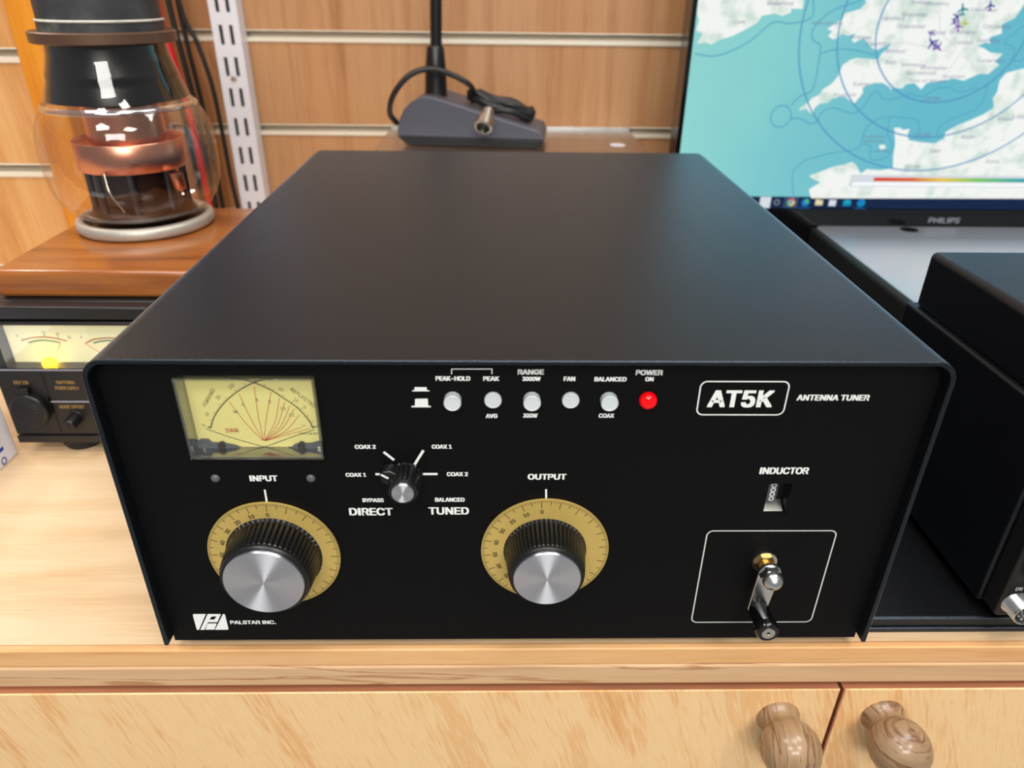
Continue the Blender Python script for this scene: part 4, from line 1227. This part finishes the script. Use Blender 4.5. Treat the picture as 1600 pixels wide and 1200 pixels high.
SM = [sea_mat(), land_mat(), emis('screen_coast', rgb(92, 170, 196)), emis('screen_ring', rgb(88, 150, 196)), emis('screen_road', rgb(214, 200, 222)), emis('screen_town', rgb(122, 116, 156)), emis('screen_plane_purple', rgb(110, 60, 170)), emis('screen_plane_teal', rgb(40, 140, 150)), emis('screen_legend', rgb(212, 218, 226)), bar_mat(), emis('screen_white', rgb(246, 250, 252)), emis('screen_land_ring', rgb(176, 190, 204)), emis('screen_plane_lime', rgb(180, 190, 80)), emis('screen_plane_navy', rgb(60, 56, 150))]
f = Flat()
f.rect(sx0, sx1, sz0 + 0.0122, sz1, 0, 0)
D1, D2, D3, D4 = 0.0001, 0.0002, 0.0003, 0.0004
def inside(pts): return [(max(sx0 + 0.0003, min(sx1, a)), min(sz1, b)) for a, b in pts]
for p in (IRELAND, BRITAIN, FRANCE, JERSEY): f.poly(inside(p), 1, D1)
for c in (COAST_A, COAST_B, COAST_C, COAST_D, COAST_E, COAST_F, COAST_G, COAST_H):
    f.curve([(max(a, sx0 + 0.001), b) for a, b in c], 0.0013, 2, D2)
sr = abs(SCILLY[1][0] - SCILLY[0][0])
f.circle(SCILLY[0], sr, 0.0013, 2, D2, 40)
for a, b in ((0, 6), (6, 10), (10, 14), (14, 17), (17, 20)): f.curve(ROADS[a:b], 0.0006, 4, D2)
rc = (0.4213, 0.2402)
for k in (2, 3, 4):
    f.stroke([(rc[0] + 0.0363 * k * math.cos(2 * PI * i / 120), rc[1] + 0.0332 * k * math.sin(2 * PI * i / 120)) for i in range(120)], 0.0014, 3, D3, True)
names = ['Swindon', 'London', 'Bristol', 'Cardiff', 'Swansea', 'Bath', 'Salisbury', 'Winchester', 'Brighton', 'Bournemouth', 'Isle of Wight', 'Exeter', 'Plymouth', 'Hereford', 'Worcester', 'Gloucester', 'St Albans', 'Cambridge', 'Colchester', 'Southend', 'Canterbury', 'Oxford', 'Cork', 'Waterford', 'Aberystwyth', 'Caen', 'Rouen', 'Amiens', 'Paris', 'Guernsey', 'Alderney', 'Jersey', '100 NM', '150 NM', '200 NM', 'Lille', 'Coventry']
for s, c in zip(names, TOWNS):
    f.text(s, c[0], c[1], 0.0027 * len(s), 0.0036, 5, D4, 0, 0.0)
def plane(c, s, mat, rot):
    pts = [(0, 1), (0.14, 0.7), (0.14, 0.25), (0.95, -0.25), (0.95, -0.42), (0.14, -0.15), (0.12, -0.62), (0.4, -0.85), (0.4, -0.98), (0, -0.85), (-0.4, -0.98), (-0.4, -0.85), (-0.12, -0.62), (-0.14, -0.15), (-0.95, -0.42), (-0.95, -0.25), (-0.14, 0.25), (-0.14, 0.7)]
    ca, sa = math.cos(rot), math.sin(rot)
    f.poly([(c[0] + s * (ca * a - sa * b), c[1] + s * (sa * a + ca * b)) for a, b in pts], mat, D4)
for c, mt_, rt_, s in zip(PLANES, (7, 13, 6, 6, 12, 13, 6, 6, 13), (0.3, -0.8, 2.0, 0.2, -1.57, 0.8, -2.3, 1.2, 0.2), (0.0060, 0.0050, 0.0042, 0.0046, 0.0046, 0.0062, 0.0054, 0.0042, 0.0050)): plane(c, s, mt_, rt_)
lg = LEGEND
f.rect(lg[0][0], sx1, lg[3][1], lg[0][1], 8, D3)
f.rect(lg[4][0], sx1, lg[7][1], lg[4][1] + 0.0004, 9, D4)
f.rect(lg[8][0], sx1, lg[11][1], lg[8][1], 10, D4)
scr = f.build('screen', front(SYM_), SM, mn)
scr['label'] = 'lit screen with a map of coasts, range rings and aircraft'
f = Flat()
TM = [emis('taskbar_navy', rgb(26, 42, 72)), emis('icon_grey', rgb(140, 150, 160)), emis('icon_red', rgb(214, 90, 80)), emis('icon_green', rgb(90, 180, 120)), emis('icon_yellow', rgb(232, 196, 90)), emis('icon_blue', rgb(30, 120, 200)), emis('icon_teal', rgb(50, 180, 180)), emis('icon_cream', rgb(226, 216, 180)), emis('icon_pale', rgb(216, 222, 230)), emis('icon_cyan', rgb(20, 140, 190)), emis('taskbar_light', rgb(60, 78, 110))]
f.rect(sx0, sx1, sz0, sz0 + 0.0122, 0, 0)
ic = ICONS
R_ = 0.0042
iz = sz0 + 0.0062
def at_(k): return (ic[k][0], iz)
f.circle(at_(0), 0.0026, 0.001, 1, D1, 20)
c = at_(1)
f.rect(c[0] - 0.0075, c[0] + 0.0075, sz0 + 0.0002, sz0 + 0.012, 10, 0.00005)
for k, mt_ in ((0, 2), (1, 3), (2, 4)):
    f.poly([c] + [(c[0] + R_ * math.cos(math.radians(30 + 120 * k + j * 15)), c[1] + R_ * math.sin(math.radians(30 + 120 * k + j * 15))) for j in range(9)], mt_, D1)
f.disc(c, 0.0021, 8, D2); f.disc(c, 0.0016, 5, D3)
f.disc(at_(2), R_, 5, D1); f.disc((ic[2][0] + 0.0012, iz + 0.0012), R_ * 0.55, 3, D2)
f.rect(ic[3][0] - 0.0040, ic[3][0] + 0.0040, iz - 0.0028, iz + 0.0026, 7, D1); f.rect(ic[3][0] - 0.0040, ic[3][0], iz + 0.0026, iz + 0.0036, 4, D1)
f.rect(ic[4][0] - 0.0038, ic[4][0] + 0.0038, iz - 0.0036, iz + 0.0030, 8, D1)
f.poly([(ic[5][0] - 0.0042, iz - 0.0033), (ic[5][0] + 0.0042, iz - 0.0033), (ic[5][0] + 0.0042, iz + 0.0018), (ic[5][0], iz + 0.0042), (ic[5][0] - 0.0042, iz + 0.0018)], 9, D1)
f.rect(ic[5][0] - 0.0032, ic[5][0] + 0.0032, iz + 0.0002, iz + 0.0020, 6, D2)
f.disc(at_(6), R_, 9, D1); f.disc((ic[6][0] - 0.0012, iz + 0.001), R_ * 0.5, 5, D2)
f.rect(ic[2][0] - 0.006, ic[2][0] + 0.006, sz0, sz0 + 0.0006, 5, D2); f.rect(ic[6][0] - 0.006, ic[6][0] + 0.006, sz0, sz0 + 0.0006, 5, D2)
f.rect(ic[7][0] - 0.0060, ic[7][0] + 0.0055, sz0, sz0 + 0.0118, 8, D1)
f.build('taskbar', front(SYM_), TM, mn)

# ================================================================== FLAT DEVICES ON THE RIGHT
bm = new()
bx(bm, 0.1700, 0.80, 0.0145, 0.62, DZ, 0.0010)
bx(bm, 0.1695, 0.80, 0.0132, 0.0146, DZ, -0.0050)
bx(bm, 0.1695, 0.80, 0.0134, 0.0146, 0.0000, 0.0014)
tag(obj('equipment_tray', bm, M['cover'], None, 0.0006), 'wide low black tray with ridged front edge on the worktop, right of the tuner', 'tray')
dv = thing('flat_device', 'flat silver-grey topped device with black sides lying below the monitor', 'device', (0.55, 0.42, 0.001))
bm = new()
bx(bm, 0.3235, 0.76, 0.160, 0.5175, 0.0012, 0.0480)
obj('body', bm, M['matt_black'], dv, 0.004, 3)
bm = new()
prism(bm, rrect(0.3285, 0.755, 0.165, 0.5165, 0.007), lambda u, v: (u, v, 0.0476), lambda u, v: (u, v, 0.0494))
lid = obj('lid', bm, M['silver_lid'], dv, 0.0006)
bm = new()
prism(bm, rrect(0.354, 0.74, 0.4725, 0.4765, 0.0019), lambda u, v: (u, v, 0.0493), lambda u, v: (u, v, 0.0496))
obj('groove', bm, M['groove'], lid)
bm = new()
n = 28
prism(bm, [(0.4240 + 0.0092 * math.cos(2 * PI * i / n), 0.5040 + 0.0085 * math.sin(2 * PI * i / n)) for i in range(n)], lambda u, v: (u, v, 0.0493), lambda u, v: (u, v, 0.0499))
bd = obj('badge', bm, M['gloss_black'], lid)
bd['label'] = 'small dark oval badge'

rb = thing('equipment_case', 'tall black metal case with silver round socket standing on the black tray', 'equipment case', (0.34, 0.085, 0.001))
bm = new()
bx(bm, 0.2310, 0.46, 0.0220, 0.1465, 0.1120, 0.1447)
obj('cover', bm, M['cover'], rb, 0.0035, 4)
bm = new()
bx(bm, 0.2282, 0.4628, 0.0205, 0.1510, 0.0060, 0.1124)
obj('chassis', bm, M['cover'], rb, 0.0016, 3)
bm = new()
bx(bm, 0.2300, 0.4610, 0.0090, 0.0206, 0.0075, 0.1300)
rp = obj('front_panel', bm, M['psu_black'], rb, 0.0015, 2)
for x in (0.25, 0.44):
    for y in (0.035, 0.135):
        bm = new()
        lathe(bm, [(0.007, 0), (0.007, 0.0058)], (x, y, 0.0008), (0, 0, 1), 20)
        obj('foot', bm, M['rubber'], rb)
bm = new()
sxx, szz = 0.2372, 0.0160
pr_ = [(0.0066, 0)]
for k in range(9):
    pr_ += [(0.0058, 0.0010 + 0.0007 * k), (0.0054, 0.00135 + 0.0007 * k)]
pr_ += [(0.0058, 0.0076), (0.0056, 0.0082), (0.0050, 0.0082), (0.0049, 0.0050)]
lathe(bm, pr_, (sxx, 0.0091, szz), (0, -1, 0), 40, cap1=False)
so = obj('socket', bm, M['chrome'], rp, sharp=25)
so['label'] = 'threaded silver multi-pin socket'
bm = new()
lathe(bm, [(0.0050, 0.0045), (0.0050, 0.0056)], (sxx, 0.0091, szz), (0, -1, 0), 32)
obj('socket_insert', bm, M['black'], so)
for k in range(6):
    a = 2 * PI * k / 6 + 0.3
    rr = 0.0030
    bm = new()
    lathe(bm, [(0.00055, 0.0055), (0.00055, 0.0074), (0.0003, 0.0078)], (sxx + rr * math.cos(a), 0.0091, szz + rr * math.sin(a)), (0, -1, 0), 12)
    obj('socket_pin', bm, M['nickel'], rp)
printed('lettering', 'DR', 0.2358, 0.0252, 0.0033, 0.0020, 0.0090, M['ink'], rp, 0.02)
bm = new()
lathe(bm, [(0.0052, 0), (0.0048, 0.009), (0.0044, 0.0095)], (0.2408, 0.0091, 0.0345), (0, -1, 0), 32)
obj('control_knob', bm, M['black'], rp, sharp=30)
